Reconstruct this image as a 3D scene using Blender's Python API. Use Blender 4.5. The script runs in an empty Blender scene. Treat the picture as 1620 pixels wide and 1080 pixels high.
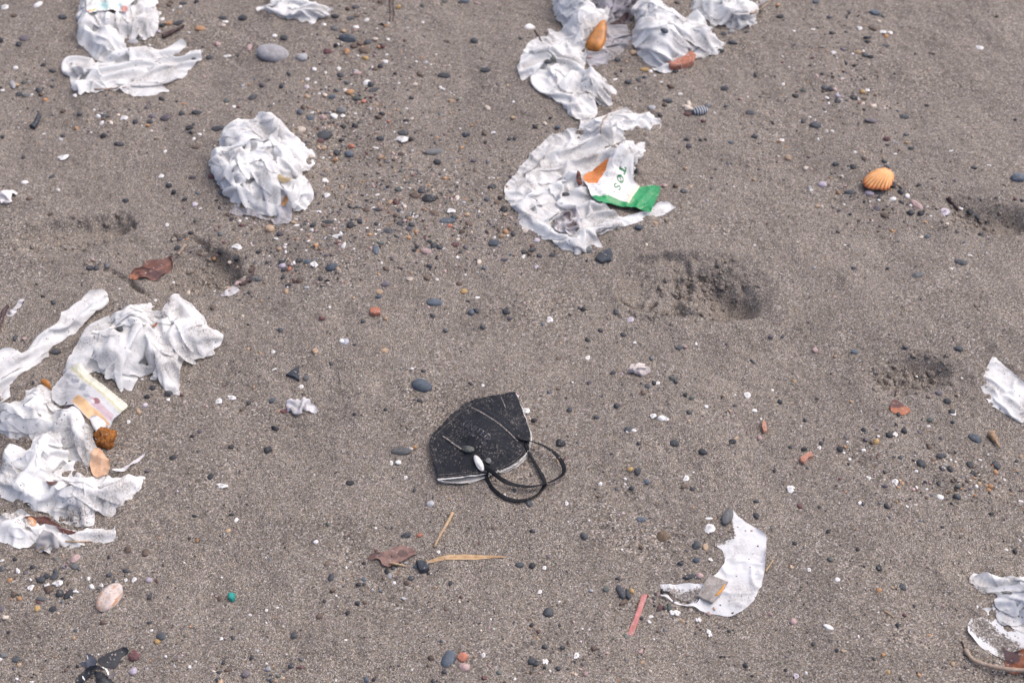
import bpy, bmesh, math, random
import numpy as np

# ------------------------------------------------------------------ camera, light, exposure
SC = bpy.context.scene
COL = SC.collection
PITCH = math.radians(48.0)
CAM_H = 1.5
FOCAL = 50.0
cam_data = bpy.data.cameras.new("camera")
cam_data.lens = FOCAL
cam_data.sensor_width = 36.0
cam_data.clip_start = 0.05
cam_data.clip_end = 500.0
cam_data.dof.use_dof = True
cam_data.dof.focus_distance = 1.86
cam_data.dof.aperture_fstop = 5.6
cam = bpy.data.objects.new("camera", cam_data)
cam.location = (0, 0, CAM_H)
cam.rotation_euler = (math.pi / 2 - PITCH, 0, 0)
COL.objects.link(cam)
SC.camera = cam

SUN_EL, SUN_AZ = 58.0, 62.0            # azimuth clockwise from +Y: light comes from behind and right
world = bpy.data.worlds.new("World")
SC.world = world
world.use_nodes = True
wn, wl = world.node_tree.nodes, world.node_tree.links
wn.clear()
sky = wn.new('ShaderNodeTexSky')
sky.sky_type = 'NISHITA'
sky.sun_disc = False
sky.sun_elevation = math.radians(SUN_EL)
sky.sun_rotation = math.radians(SUN_AZ)
sky.air_density = 0.25
sky.dust_density = 2.5
sky.ozone_density = 1.0
bg = wn.new('ShaderNodeBackground')
bg.inputs['Strength'].default_value = 0.15
out = wn.new('ShaderNodeOutputWorld')
wl.new(sky.outputs[0], bg.inputs['Color'])
wl.new(bg.outputs[0], out.inputs['Surface'])

sun_data = bpy.data.lights.new("sun", 'SUN')
sun_data.energy = 0.75
sun_data.angle = math.radians(110)
sun_data.color = (1.0, 0.95, 0.885)
sun = bpy.data.objects.new("sun", sun_data)
sun.rotation_euler = (math.radians(90 - SUN_EL), 0, math.radians(180 - SUN_AZ))
COL.objects.link(sun)

SC.view_settings.view_transform = 'Standard'
SC.view_settings.look = 'None'
SC.view_settings.gamma = 1.0
SC.view_settings.use_curve_mapping = False
SC.view_settings.exposure = 1.2

# ------------------------------------------------------------------ maths helpers
rng = np.random.default_rng(7)
random.seed(7)
_f = np.array([0, math.cos(PITCH), -math.sin(PITCH)])
_u = np.array([0, math.sin(PITCH), math.cos(PITCH)])
K = 36.0 / FOCAL / 1620.0


def G(px, py, z=0.0):
    """point of the plane at height z seen at this place of the photograph (1620 x 1080)"""
    px = np.asarray(px, float); py = np.asarray(py, float)
    x = (px - 810) * K; y = (540 - py) * K
    dy = _f[1] + y * _u[1]; dz = _f[2] + y * _u[2]
    t = (z - CAM_H) / dz
    return np.stack([x * t, dy * t, np.zeros_like(t) + z], -1)


def PX(P):
    P = np.asarray(P, float)
    d = P - np.array([0, 0, CAM_H])
    w = d[..., 1] * _f[1] + d[..., 2] * _f[2]
    v = d[..., 1] * _u[1] + d[..., 2] * _u[2]
    return 810 + d[..., 0] / w / K, 540 - v / w / K


def mpp(px, py):
    """metres per photograph pixel at a ground point"""
    p = G(px, py)
    return float((p[1] * _f[1] + (p[2] - CAM_H) * _f[2]) * K)


def inside(px, py, poly):
    px = np.asarray(px, float); py = np.asarray(py, float)
    r = np.zeros(px.shape, bool)
    n = len(poly)
    for i in range(n):
        x0, y0 = poly[i]; x1, y1 = poly[(i + 1) % n]
        if y0 == y1:
            continue
        c = ((y0 > py) != (y1 > py)) & (px < (x1 - x0) * (py - y0) / (y1 - y0) + x0)
        r ^= c
    return r


def segdist(px, py, pts, closed=True):
    """distance to a polyline and the nearest point on it"""
    px = np.asarray(px, float); py = np.asarray(py, float)
    best = np.full(px.shape, 1e9); bx = np.zeros(px.shape); by = np.zeros(px.shape)
    n = len(pts)
    for i in range(n if closed else n - 1):
        x0, y0 = pts[i]; x1, y1 = pts[(i + 1) % n]
        dx, dy = x1 - x0, y1 - y0
        L = dx * dx + dy * dy + 1e-12
        t = np.clip(((px - x0) * dx + (py - y0) * dy) / L, 0, 1)
        qx, qy = x0 + t * dx, y0 + t * dy
        d = np.hypot(px - qx, py - qy)
        m = d < best
        best = np.where(m, d, best); bx = np.where(m, qx, bx); by = np.where(m, qy, by)
    return best, bx, by


def sstep(a, b, x):
    t = np.clip((x - a) / (b - a), 0, 1)
    return t * t * (3 - 2 * t)


def fnoise(ny, nx, step, lam, seed):
    """smooth random field, wavelength lam, unit deviation"""
    r = np.random.default_rng(seed)
    w = r.standard_normal((ny, nx))
    ky = np.fft.fftfreq(ny, step)[:, None]; kx = np.fft.rfftfreq(nx, step)[None, :]
    k = np.sqrt(kx * kx + ky * ky) * lam
    f = np.fft.irfft2(np.fft.rfft2(w) * np.exp(-(k * k) * 1.2), s=(ny, nx))
    return f / (f.std() + 1e-9)


# ------------------------------------------------------------------ height map of the beach
HS = 0.002
HX0, HX1, HY0, HY1 = -1.2, 1.2, 0.6, 2.6
HNX, HNY = int((HX1 - HX0) / HS) + 1, int((HY1 - HY0) / HS) + 1
hx = HX0 + np.arange(HNX) * HS
hy = HY0 + np.arange(HNY) * HS
HXX, HYY = np.meshgrid(hx, hy)
H = np.zeros((HNY, HNX))
HPX, HPY = PX(np.stack([HXX, HYY, np.zeros_like(HXX)], -1))
H += 0.0045 * fnoise(HNY, HNX, HS, 0.26, 1)
H += 0.0012 * fnoise(HNY, HNX, HS, 0.06, 2)
rough = 0.55 + 0.45 * sstep(-0.6, 1.0, fnoise(HNY, HNX, HS, 0.22, 5))
H += 0.00062 * fnoise(HNY, HNX, HS, 0.016, 3) * rough
H += 0.00036 * fnoise(HNY, HNX, HS, 0.007, 4) * rough


def window(x0, x1, y0, y1):
    c = G([x0, x1, x0, x1], [y0, y0, y1, y1])
    i0, i1 = np.clip(((c[:, 0].min() - HX0) / HS, (c[:, 0].max() - HX0) / HS), 0, HNX).astype(int)
    j0, j1 = np.clip(((c[:, 1].min() - HY0) / HS, (c[:, 1].max() - HY0) / HS), 0, HNY).astype(int)
    return np.s_[j0:j1 + 1, i0:i1 + 1]


def print_in_sand(poly, depth, w_px, gain=(0, 1, 0.6), lumps=0.0, rim=0.0, seed=0, lam=0.022):
    """a pressed print: polygon in photograph pixels, depth grows along gain direction"""
    xs = [p[0] for p in poly]; ys = [p[1] for p in poly]
    W = window(min(xs) - 2 * w_px, max(xs) + 2 * w_px, min(ys) - 2 * w_px, max(ys) + 2 * w_px)
    hp, hq = HPX[W], HPY[W]
    ny, nx = hp.shape
    d, _, _ = segdist(hp, hq / 0.74, [(x, y / 0.74) for x, y in poly])
    ins = inside(hp, hq, poly)
    wob = fnoise(ny, nx, HS, 0.02, 100 + seed) * min(w_px * 0.12, 1.6)
    sd = np.where(ins, d, -d) + wob
    m = sstep(0, w_px, sd)
    gx, gy, base = gain
    t = gx * (hp - min(xs)) / (max(xs) - min(xs)) + gy * (hq - min(ys)) / (max(ys) - min(ys))
    t = np.clip(base + (1 - base) * t, 0, 1.3)
    H[W] -= depth * m * t
    if lumps:
        n = fnoise(ny, nx, HS, lam, 200 + seed)
        n2 = fnoise(ny, nx, HS, lam * 0.4, 300 + seed)
        H[W] += lumps * m * (np.clip(n, -0.4, 1.6) + 0.35 * n2)
    if rim:
        H[W] += rim * np.exp(-((sd + w_px * 0.5) / (w_px * 0.6)) ** 2)


def crack(pts, depth, w_px, seed=0):
    xs = [p[0] for p in pts]; ys = [p[1] for p in pts]
    W = window(min(xs) - 14, max(xs) + 14, min(ys) - 14, max(ys) + 14)
    ny, nx = HPX[W].shape
    wob = fnoise(ny, nx, HS, 0.012, 400 + seed)
    wob2 = fnoise(ny, nx, HS, 0.012, 450 + seed)
    d, _, _ = segdist(HPX[W] + wob * 1.1, HPY[W] + wob2 * 1.1, pts, False)
    H[W] -= depth * np.exp(-(d / w_px) ** 2) * np.clip(0.7 + 0.5 * wob, 0, 1.2)


# shoe print right of centre: flat heel slab, then a deep crumbled toe
print_in_sand([(1072, 425), (1100, 412), (1140, 421), (1178, 442), (1212, 474), (1206, 500), (1165, 510), (1100, 506), (1070, 490)],
              0.044, 46, (1, 0.1, 0.12), 0.0, 0.006, 1)
print_in_sand([(970, 455), (985, 430), (1012, 411), (1050, 403), (1092, 407), (1100, 450), (1085, 500), (1050, 499), (1010, 491), (985, 477)], 0.0090, 8, (0, 0, 1), 0.0009, 0.0015, 3)
print_in_sand([(1066, 436), (1084, 428), (1108, 434), (1116, 446), (1096, 456), (1080, 464), (1066, 460)], -0.003, 8, (0, 0, 1), 0.0055, 0, 2, 0.013)
print_in_sand([(1074, 470), (1096, 460), (1118, 458), (1134, 470), (1140, 490), (1112, 500), (1080, 496)], -0.006, 9, (0, 0, 1), 0.0040, 0, 19, 0.018)
crack([(985, 433), (1010, 413), (1050, 405), (1092, 409), (1135, 421), (1170, 441), (1193, 468)], 0.0055, 2.4, 0)
crack([(975, 458), (990, 474), (1004, 480), (1016, 474)], 0.015, 2.2, 1)
crack([(1012, 490), (1028, 482), (1038, 476)], 0.014, 2.2, 2)
crack([(1030, 497), (1045, 490), (1054, 490)], 0.013, 2.2, 3)
crack([(1068, 436), (1078, 455), (1072, 470), (1070, 490)], 0.008, 2.6, 4)
crack([(1090, 445), (1105, 432), (1118, 436)], 0.008, 2.6, 5)
crack([(1120, 500), (1140, 503), (1160, 496)], 0.010, 2.6, 6)
# shallow prints at the left
print_in_sand([(15, 372), (60, 345), (130, 335), (185, 334), (213, 345), (212, 362), (170, 388), (120, 412), (60, 415), (25, 400)], 0.027, 26, (0.8, -0.5, 0.5), 0.0006, 0.001, 7)
print_in_sand([(228, 440), (262, 398), (300, 380), (345, 378), (385, 405), (392, 432), (360, 456), (300, 470), (245, 466)], 0.036, 30, (0.9, 0, 0.35), 0.0009, 0.0015, 8)
crack([(148, 416), (165, 424), (182, 430), (200, 440), (215, 452), (236, 468)], 0.012, 2.0, 9)
crack([(175, 430), (168, 440), (160, 446)], 0.006, 1.6, 10)
crack([(270, 372), (300, 368), (320, 378), (332, 390)], 0.012, 2.6, 11)
crack([(140, 500), (165, 506), (178, 502)], 0.004, 1.8, 12)
crack([(180, 336), (200, 338), (212, 352), (210, 362)], 0.012, 2.6, 13)
crack([(372, 458), (390, 446), (402, 432)], 0.006, 2.0, 14)
# two prints at the right
print_in_sand([(1485, 325), (1505, 308), (1560, 318), (1625, 325), (1640, 372), (1590, 384), (1530, 374), (1500, 350)], 0.040, 40, (0.8, 0, 0.3), 0.0016, 0.002, 15)
print_in_sand([(1355, 590), (1400, 560), (1450, 552), (1495, 562), (1520, 590), (1490, 622), (1430, 632), (1385, 622)], 0.030, 40, (0.5, 0, 0.45), 0.0012, 0.001, 16)
print_in_sand([(1410, 590), (1432, 572), (1475, 572), (1490, 592), (1455, 606), (1420, 604)], 0.001, 8, (0, 0, 1), 0.0032, 0, 17, 0.016)
print_in_sand([(1480, 618), (1520, 612), (1545, 632), (1540, 650), (1500, 655)], 0.002, 8, (0, 0, 1), 0.0028, 0, 18, 0.016)
for k, (x, y) in enumerate([(1350, 517), (1580, 492), (1495, 515), (1100, 330), (1340, 520)]):
    crack([(x - 10, y - 2), (x + 2, y), (x + 10, y + 4)], 0.003, 1.8, 30 + k)
SAND = H.copy()


def hat(x, y, F=None):
    """bilinear height"""
    F = H if F is None else F
    u = np.clip((np.asarray(x) - HX0) / HS, 0, HNX - 1.001); v = np.clip((np.asarray(y) - HY0) / HS, 0, HNY - 1.001)
    i = u.astype(int); j = v.astype(int); a = u - i; b = v - j
    return (F[j, i] * (1 - a) + F[j, i + 1] * a) * (1 - b) + (F[j + 1, i] * (1 - a) + F[j + 1, i + 1] * a) * b


def spot(px, py, F=None, lift=0.0):
    """where the line of sight through a photograph pixel meets the beach or what lies on it"""
    z = 0.0
    for _ in range(6):
        p = G(px, py, z)
        z = 0.5 * z + 0.5 * (float(hat(p[0], p[1], F)) + lift)
    return np.array([p[0], p[1], z])


# ------------------------------------------------------------------ materials
def mat(name, rough=0.8, spec=0.3):
    m = bpy.data.materials.new(name)
    m.use_nodes = True
    b = m.node_tree.nodes['Principled BSDF']
    b.inputs['Roughness'].default_value = rough
    b.inputs['Specular IOR Level'].default_value = spec
    return m, m.node_tree.nodes, m.node_tree.links, b


def ramp(n, stops, interp='LINEAR'):
    r = n.new('ShaderNodeValToRGB')
    r.color_ramp.interpolation = interp
    e = r.color_ramp.elements
    while len(e) < len(stops):
        e.new(0.5)
    for k, (p, c) in enumerate(stops):
        e[k].position = p
        e[k].color = (c[0], c[1], c[2], 1) if isinstance(c, (tuple, list)) else (c, c, c, 1)
    return r


def noise(n, l, src, scale, detail=4, rough=0.55, dist=0.0):
    t = n.new('ShaderNodeTexNoise')
    t.inputs['Scale'].default_value = scale
    t.inputs['Detail'].default_value = detail
    t.inputs['Roughness'].default_value = rough
    t.inputs['Distortion'].default_value = dist
    l.new(src, t.inputs['Vector'])
    return t


def mix(n, l, a, b, f, mode='MIX'):
    x = n.new('ShaderNodeMix')
    x.data_type = 'RGBA'
    x.blend_type = mode
    for s, v in ((x.inputs[6], a), (x.inputs[7], b), (x.inputs[0], f)):
        if hasattr(v, 'is_output'):
            l.new(v, s)
        elif isinstance(v, (tuple, list)):
            s.default_value = (v[0], v[1], v[2], 1)
        else:
            s.default_value = v
    return x.outputs[2]


def bump(n, l, hsock, dist, strength, prev=None):
    b = n.new('ShaderNodeBump')
    b.inputs['Distance'].default_value = dist
    b.inputs['Strength'].default_value = strength
    l.new(hsock, b.inputs['Height'])
    if prev is not None:
        l.new(prev, b.inputs['Normal'])
    return b.outputs[0]


def grains(n, l, src, scale):
    v = n.new('ShaderNodeTexVoronoi')
    v.inputs['Scale'].default_value = scale
    l.new(src, v.inputs['Vector'])
    s = n.new('ShaderNodeSeparateColor')
    l.new(v.outputs['Color'], s.inputs[0])
    return v, s


GRAIN_RAMP = [(0.0, (0.028, 0.0265, 0.026)), (0.12, (0.072, 0.065, 0.060)), (0.30, (0.148, 0.127, 0.109)), (0.52, (0.208, 0.178, 0.151)),
              (0.74, (0.288, 0.248, 0.211)), (0.90, (0.41, 0.362, 0.322)), (0.975, (0.56, 0.52, 0.485)), (1.0, (0.76, 0.74, 0.72))]


def sand_material():
    m, n, l, b = mat("grainy grey beach sand", 0.75, 0.28)
    geo = n.new('ShaderNodeNewGeometry')
    pos = geo.outputs['Position']
    v1, s1 = grains(n, l, pos, 600)
    r1 = ramp(n, GRAIN_RAMP); l.new(s1.outputs[0], r1.inputs[0])
    v2, s2 = grains(n, l, pos, 1050)
    r2 = ramp(n, GRAIN_RAMP); l.new(s2.outputs[1], r2.inputs[0])
    big = noise(n, l, pos, 5.5, 3)
    zone = ramp(n, [(0.40, 0.12), (0.66, 0.85)]); l.new(big.outputs[0], zone.inputs[0])
    c = mix(n, l, r2.outputs[0], r1.outputs[0], zone.outputs[0])
    # a few warm and violet grains
    tint = ramp(n, [(0.0, (1.06, 0.98, 0.90)), (0.5, (1, 1, 1)), (1.0, (0.98, 0.98, 1.05))]); l.new(s1.outputs[2], tint.inputs[0])
    c = mix(n, l, c, tint.outputs[0], 0.9, 'MULTIPLY')
    pat = noise(n, l, pos, 14, 5, 0.6)
    pr = ramp(n, [(0.30, 0.87), (0.68, 1.07)]); l.new(pat.outputs[0], pr.inputs[0])
    c = mix(n, l, c, pr.outputs[0], 1.0, 'MULTIPLY')
    c = mix(n, l, c, (0.955, 0.95, 0.93), 1.0, 'MULTIPLY')
    l.new(c, b.inputs['Base Color'])
    inv = n.new('ShaderNodeMath'); inv.operation = 'SUBTRACT'; inv.inputs[0].default_value = 1.0
    l.new(v1.outputs['Distance'], inv.inputs[1])
    n1 = bump(n, l, inv.outputs[0], 0.0011, 0.75)
    mid = noise(n, l, pos, 210, 3)
    n2 = bump(n, l, mid.outputs[0], 0.0022, 0.6, n1)
    l.new(n2, b.inputs['Normal'])
    return m


def wipe_material(name, dirt=0.35, tone=(0.89, 0.888, 0.88), sandy=0.0, trans=0.28, by_edge=False):
    m, n, l, b = mat(name, 0.85, 0.2)
    tc = n.new('ShaderNodeTexCoord')
    pos = tc.outputs['Object']
    d1 = noise(n, l, pos, 26, 5, 0.62, 0.4)
    hi = 0.74 - 0.30 * dirt
    r1 = ramp(n, [(hi - 0.17, 0.0), (hi + 0.05, 0.75)]); l.new(d1.outputs[0], r1.inputs[0])
    fine = noise(n, l, pos, 420, 2, 0.6)
    rf = ramp(n, [(0.42, 0.25), (0.62, 1.0)]); l.new(fine.outputs[0], rf.inputs[0])
    mul = n.new('ShaderNodeMath'); mul.operation = 'MULTIPLY'
    l.new(r1.outputs[0], mul.inputs[0]); l.new(rf.outputs[0], mul.inputs[1])
    c = mix(n, l, tone, (0.31, 0.265, 0.225), mul.outputs[0])
    grey = noise(n, l, pos, 11, 3)
    rg = ramp(n, [(0.45, (1, 1, 1)), (0.75, (0.86, 0.855, 0.855))]); l.new(grey.outputs[0], rg.inputs[0])
    c = mix(n, l, c, rg.outputs[0], 1.0, 'MULTIPLY')
    # dark specks of grit that stuck
    v, s = grains(n, l, pos, 330)
    rs = ramp(n, [(0.978 - 0.03 * dirt, 0.0), (0.985 - 0.03 * dirt, 0.85)], 'CONSTANT'); l.new(s.outputs[0], rs.inputs[0])
    rd = ramp(n, [(0.28, 1.0), (0.40, 0.0)]); l.new(v.outputs['Distance'], rd.inputs[0])
    sm = n.new('ShaderNodeMath'); sm.operation = 'MULTIPLY'
    l.new(rs.outputs[0], sm.inputs[0]); l.new(rd.outputs[0], sm.inputs[1])
    c = mix(n, l, c, (0.10, 0.085, 0.075), sm.outputs[0])
    if sandy:
        v2, s2 = grains(n, l, pos, 600)
        rr = ramp(n, GRAIN_RAMP); l.new(s2.outputs[0], rr.inputs[0])
        sn = noise(n, l, pos, 17, 6, 0.68, 0.3)
        if by_edge:
            at = n.new('ShaderNodeAttribute'); at.attribute_name = 'print'
            ad = n.new('ShaderNodeMath'); ad.operation = 'MULTIPLY_ADD'; ad.inputs[1].default_value = 0.46
            l.new(at.outputs['Fac'], ad.inputs[0]); l.new(sn.outputs[0], ad.inputs[2]); sn = ad
        a = n.new('ShaderNodeMath'); a.operation = 'MULTIPLY_ADD'
        l.new(s2.outputs[1], a.inputs[0]); a.inputs[1].default_value = 0.16; l.new(sn.outputs[0], a.inputs[2])
        q = 0.82 - 0.26 * sandy
        rq = ramp(n, [(q - 0.03, 0.0), (q + 0.05, 0.9)]); l.new(a.outputs[0], rq.inputs[0])
        c = mix(n, l, c, rr.outputs[0], rq.outputs[0])
    l.new(c, b.inputs['Base Color'])
    wr = noise(n, l, pos, 62, 3, 0.55, 1.0)
    wr.noise_type = 'RIDGED_MULTIFRACTAL'
    nn = bump(n, l, wr.outputs[0], 0.0022, 0.42)
    w2 = noise(n, l, pos, 150, 3, 0.6, 0.8)
    nn = bump(n, l, w2.outputs[0], 0.0016, 0.5, nn)
    fb = noise(n, l, pos, 900, 2)
    nn = bump(n, l, fb.outputs[0], 0.0004, 0.35, nn)
    l.new(nn, b.inputs['Normal'])
    tr = n.new('ShaderNodeBsdfTranslucent')
    l.new(c, tr.inputs[0]); l.new(nn, tr.inputs['Normal'])
    ms = n.new('ShaderNodeMixShader'); ms.inputs[0].default_value = trans
    l.new(b.outputs[0], ms.inputs[1]); l.new(tr.outputs[0], ms.inputs[2])
    l.new(ms.outputs[0], n['Material Output'].inputs['Surface'])
    return m


def stone_material(name, colour, rough=0.55, spec=0.35, vary=0.35, spots=0.25, light=None):
    m, n, l, b = mat(name, rough, spec)
    tc = n.new('ShaderNodeTexCoord'); oi = n.new('ShaderNodeObjectInfo')
    add = n.new('ShaderNodeVectorMath'); add.operation = 'ADD'
    cmb = n.new('ShaderNodeCombineXYZ')
    ml = n.new('ShaderNodeMath'); ml.operation = 'MULTIPLY'; ml.inputs[1].default_value = 37.0
    l.new(oi.outputs['Random'], ml.inputs[0]); l.new(ml.outputs[0], cmb.inputs[0]); l.new(ml.outputs[0], cmb.inputs[1])
    l.new(tc.outputs['Object'], add.inputs[0]); l.new(cmb.outputs[0], add.inputs[1])
    pos = add.outputs[0]
    rv = ramp(n, [(0, 1 - vary), (1, 1 + vary)]); l.new(oi.outputs['Random'], rv.inputs[0])
    c = mix(n, l, colour, rv.outputs[0], 1.0, 'MULTIPLY')
    a = noise(n, l, pos, 1.6, 5, 0.65)
    ra = ramp(n, [(0.3, 1 - spots), (0.7, 1 + spots)]); l.new(a.outputs[0], ra.inputs[0])
    c = mix(n, l, c, ra.outputs[0], 1.0, 'MULTIPLY')
    # dust and grains of sand sticking to the stone
    geo = n.new('ShaderNodeNewGeometry')
    v, s = grains(n, l, geo.outputs['Position'], 620)
    rs = ramp(n, [(0.93, 0.0), (0.97, 0.6)]); l.new(s.outputs[0], rs.inputs[0])
    c = mix(n, l, c, light or (0.30, 0.26, 0.23), rs.outputs[0])
    l.new(c, b.inputs['Base Color'])
    f = noise(n, l, pos, 7, 5, 0.65)
    l.new(bump(n, l, f.outputs[0], 0.10, 0.3), b.inputs['Normal'])
    return m


def attr_material(name, rough=0.6, spec=0.35, speck=None, bumpy=0.3, bscale=300, trans=0.0):
    """colour printed on the thing itself, kept in the attribute 'print'"""
    m, n, l, b = mat(name, rough, spec)
    at = n.new('ShaderNodeAttribute'); at.attribute_name = 'print'
    tc = n.new('ShaderNodeTexCoord')
    c = at.outputs['Color']
    a = noise(n, l, tc.outputs['Object'], 60, 4)
    ra = ramp(n, [(0.3, 0.86), (0.7, 1.1)]); l.new(a.outputs[0], ra.inputs[0])
    c = mix(n, l, c, ra.outputs[0], 1.0, 'MULTIPLY')
    if speck:
        v, s = grains(n, l, tc.outputs['Object'], 520)
        rs = ramp(n, [(speck, 0.0), (min(speck + 0.03, 1), 0.8)]); l.new(s.outputs[0], rs.inputs[0])
        c = mix(n, l, c, (0.42, 0.38, 0.35), rs.outputs[0])
    l.new(c, b.inputs['Base Color'])
    f = noise(n, l, tc.outputs['Object'], bscale, 4)
    nn = bump(n, l, f.outputs[0], 0.0012, bumpy)
    l.new(nn, b.inputs['Normal'])
    if trans:
        tr = n.new('ShaderNodeBsdfTranslucent'); l.new(c, tr.inputs[0])
        ms = n.new('ShaderNodeMixShader'); ms.inputs[0].default_value = trans
        l.new(b.outputs[0], ms.inputs[1]); l.new(tr.outputs[0], ms.inputs[2])
        l.new(ms.outputs[0], n['Material Output'].inputs['Surface'])
    return m


def plain_material(name, colour, rough=0.7, spec=0.3, vary=0.2, scale=60, speck=0.0, bumpy=0.4, bscale=250):
    m, n, l, b = mat(name, rough, spec)
    tc = n.new('ShaderNodeTexCoord'); pos = tc.outputs['Object']
    a = noise(n, l, pos, scale, 5, 0.62)
    ra = ramp(n, [(0.3, 1 - vary), (0.7, 1 + vary)]); l.new(a.outputs[0], ra.inputs[0])
    c = mix(n, l, colour, ra.outputs[0], 1.0, 'MULTIPLY')
    if speck:
        v, s = grains(n, l, pos, 560)
        rs = ramp(n, [(1 - speck, 0.0), (min(1 - speck + 0.04, 1.0), 0.8)]); l.new(s.outputs[0], rs.inputs[0])
        c = mix(n, l, c, (0.40, 0.36, 0.33), rs.outputs[0])
    l.new(c, b.inputs['Base Color'])
    f = noise(n, l, pos, bscale, 4)
    l.new(bump(n, l, f.outputs[0], 0.0012, bumpy), b.inputs['Normal'])
    return m


def mask_material():
    m, n, l, b = mat("black woven mask fabric dusted with sand", 0.9, 0.15)
    tc = n.new('ShaderNodeTexCoord'); pos = tc.outputs['Object']
    v, s = grains(n, l, pos, 760)
    dust = noise(n, l, pos, 30, 5, 0.65)
    a = n.new('ShaderNodeMath'); a.operation = 'MULTIPLY_ADD'; a.inputs[1].default_value = 0.62
    l.new(s.outputs[0], a.inputs[0]); l.new(dust.outputs[0], a.inputs[2])
    r = ramp(n, [(0.93, 0.0), (1.03, 0.85)]); l.new(a.outputs[0], r.inputs[0])
    # ColorRamp clamps at 1, so rescale first
    sc = n.new('ShaderNodeMath'); sc.operation = 'MULTIPLY'; sc.inputs[1].default_value = 0.72
    l.new(a.outputs[0], sc.inputs[0])
    l.new(sc.outputs[0], r.inputs[0])
    r.color_ramp.elements[0].position = 0.685; r.color_ramp.elements[1].position = 0.96
    g = ramp(n, GRAIN_RAMP); l.new(s.outputs[1], g.inputs[0])
    c = mix(n, l, (0.022, 0.024, 0.030), g.outputs[0], r.outputs[0])
    l.new(c, b.inputs['Base Color'])
    w = n.new('ShaderNodeTexVoronoi'); w.inputs['Scale'].default_value = 900; l.new(pos, w.inputs['Vector'])
    l.new(bump(n, l, w.outputs['Distance'], 0.0005, 0.5), b.inputs['Normal'])
    return m


M = {}
M['sand'] = sand_material()
M['wipe'] = wipe_material("white nonwoven wipe", 0.30)
M['wipe_soiled'] = wipe_material("soiled nonwoven wipe", 0.42, (0.87, 0.867, 0.858), 0.0)
M['wipe_sandy'] = wipe_material("wipe strewn with sand", 0.3, (0.82, 0.82, 0.83), 0.10, 0.2, True)
M['wipe_dusty'] = wipe_material("wipe with some sand on it", 0.4, (0.87, 0.867, 0.858), 0.42, 0.22)
M['gauze'] = wipe_material("greyish thin wipe", 0.6, (0.56, 0.55, 0.585), 0.35, 0.3)
M['lilac'] = wipe_material("wet grey wipe", 0.8, (0.40, 0.39, 0.45), 0.3, 0.2)
M['mask'] = mask_material()

# ------------------------------------------------------------------ object helpers
def mesh_obj(name, V, F, material=None, parent=None, smooth=True, cols=None):
    me = bpy.data.meshes.new(name)
    V = np.asarray(V, np.float32)
    me.from_pydata(V.tolist(), [], [tuple(int(i) for i in f) for f in F])
    me.update()
    if smooth:
        me.polygons.foreach_set('use_smooth', [True] * len(me.polygons))
    if cols is not None:
        at = me.color_attributes.new('print', 'FLOAT_COLOR', 'POINT')
        c = np.ones((len(V), 4), np.float32); c[:, :3] = cols
        at.data.foreach_set('color', c.ravel())
    if material is not None:
        me.materials.append(material)
    o = bpy.data.objects.new(name, me)
    COL.objects.link(o)
    if parent is not None:
        o.parent = parent
        o.matrix_parent_inverse = parent.matrix_world.inverted()
    return o


def tag(o, label, cat, group=None):
    o['label'] = label
    o['category'] = cat
    if group:
        o['group'] = group
    return o


def empty(name, loc):
    o = bpy.data.objects.new(name, None)
    o.location = loc
    o.empty_display_size = 0.02
    COL.objects.link(o)
    bpy.context.view_layer.update()
    return o


def stamp(P, tris=None):
    """raise the height map under points"""
    P = P.reshape(-1, 3)
    i = np.round((P[:, 0] - HX0) / HS).astype(int); j = np.round((P[:, 1] - HY0) / HS).astype(int)
    ok = (i >= 0) & (i < HNX) & (j >= 0) & (j < HNY) & np.isfinite(P[:, 2])
    np.maximum.at(H, (j[ok], i[ok]), P[ok, 2])


def smooth_poly(pts, jitter=0.0, seed=0, step=3.0):
    """densify an outline (corners stay) and roughen it a little, in photograph pixels"""
    r = np.random.default_rng(seed)
    q = []
    n = len(pts)
    for i in range(n):
        a = np.array(pts[i], float); b = np.array(pts[(i + 1) % n], float)
        k = max(1, int(np.hypot(*(b - a)) / step))
        for t in range(k):
            q.append(a + (b - a) * t / k)
    q = np.array(q)
    for _ in range(2):
        q = 0.25 * np.roll(q, 1, 0) + 0.5 * q + 0.25 * np.roll(q, -1, 0)
    if jitter:
        j = r.standard_normal(q.shape) * jitter
        j = 0.5 * j + 0.25 * np.roll(j, 1, 0) + 0.25 * np.roll(j, -1, 0)
        q = q + j
    return [tuple(p) for p in q]


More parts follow.
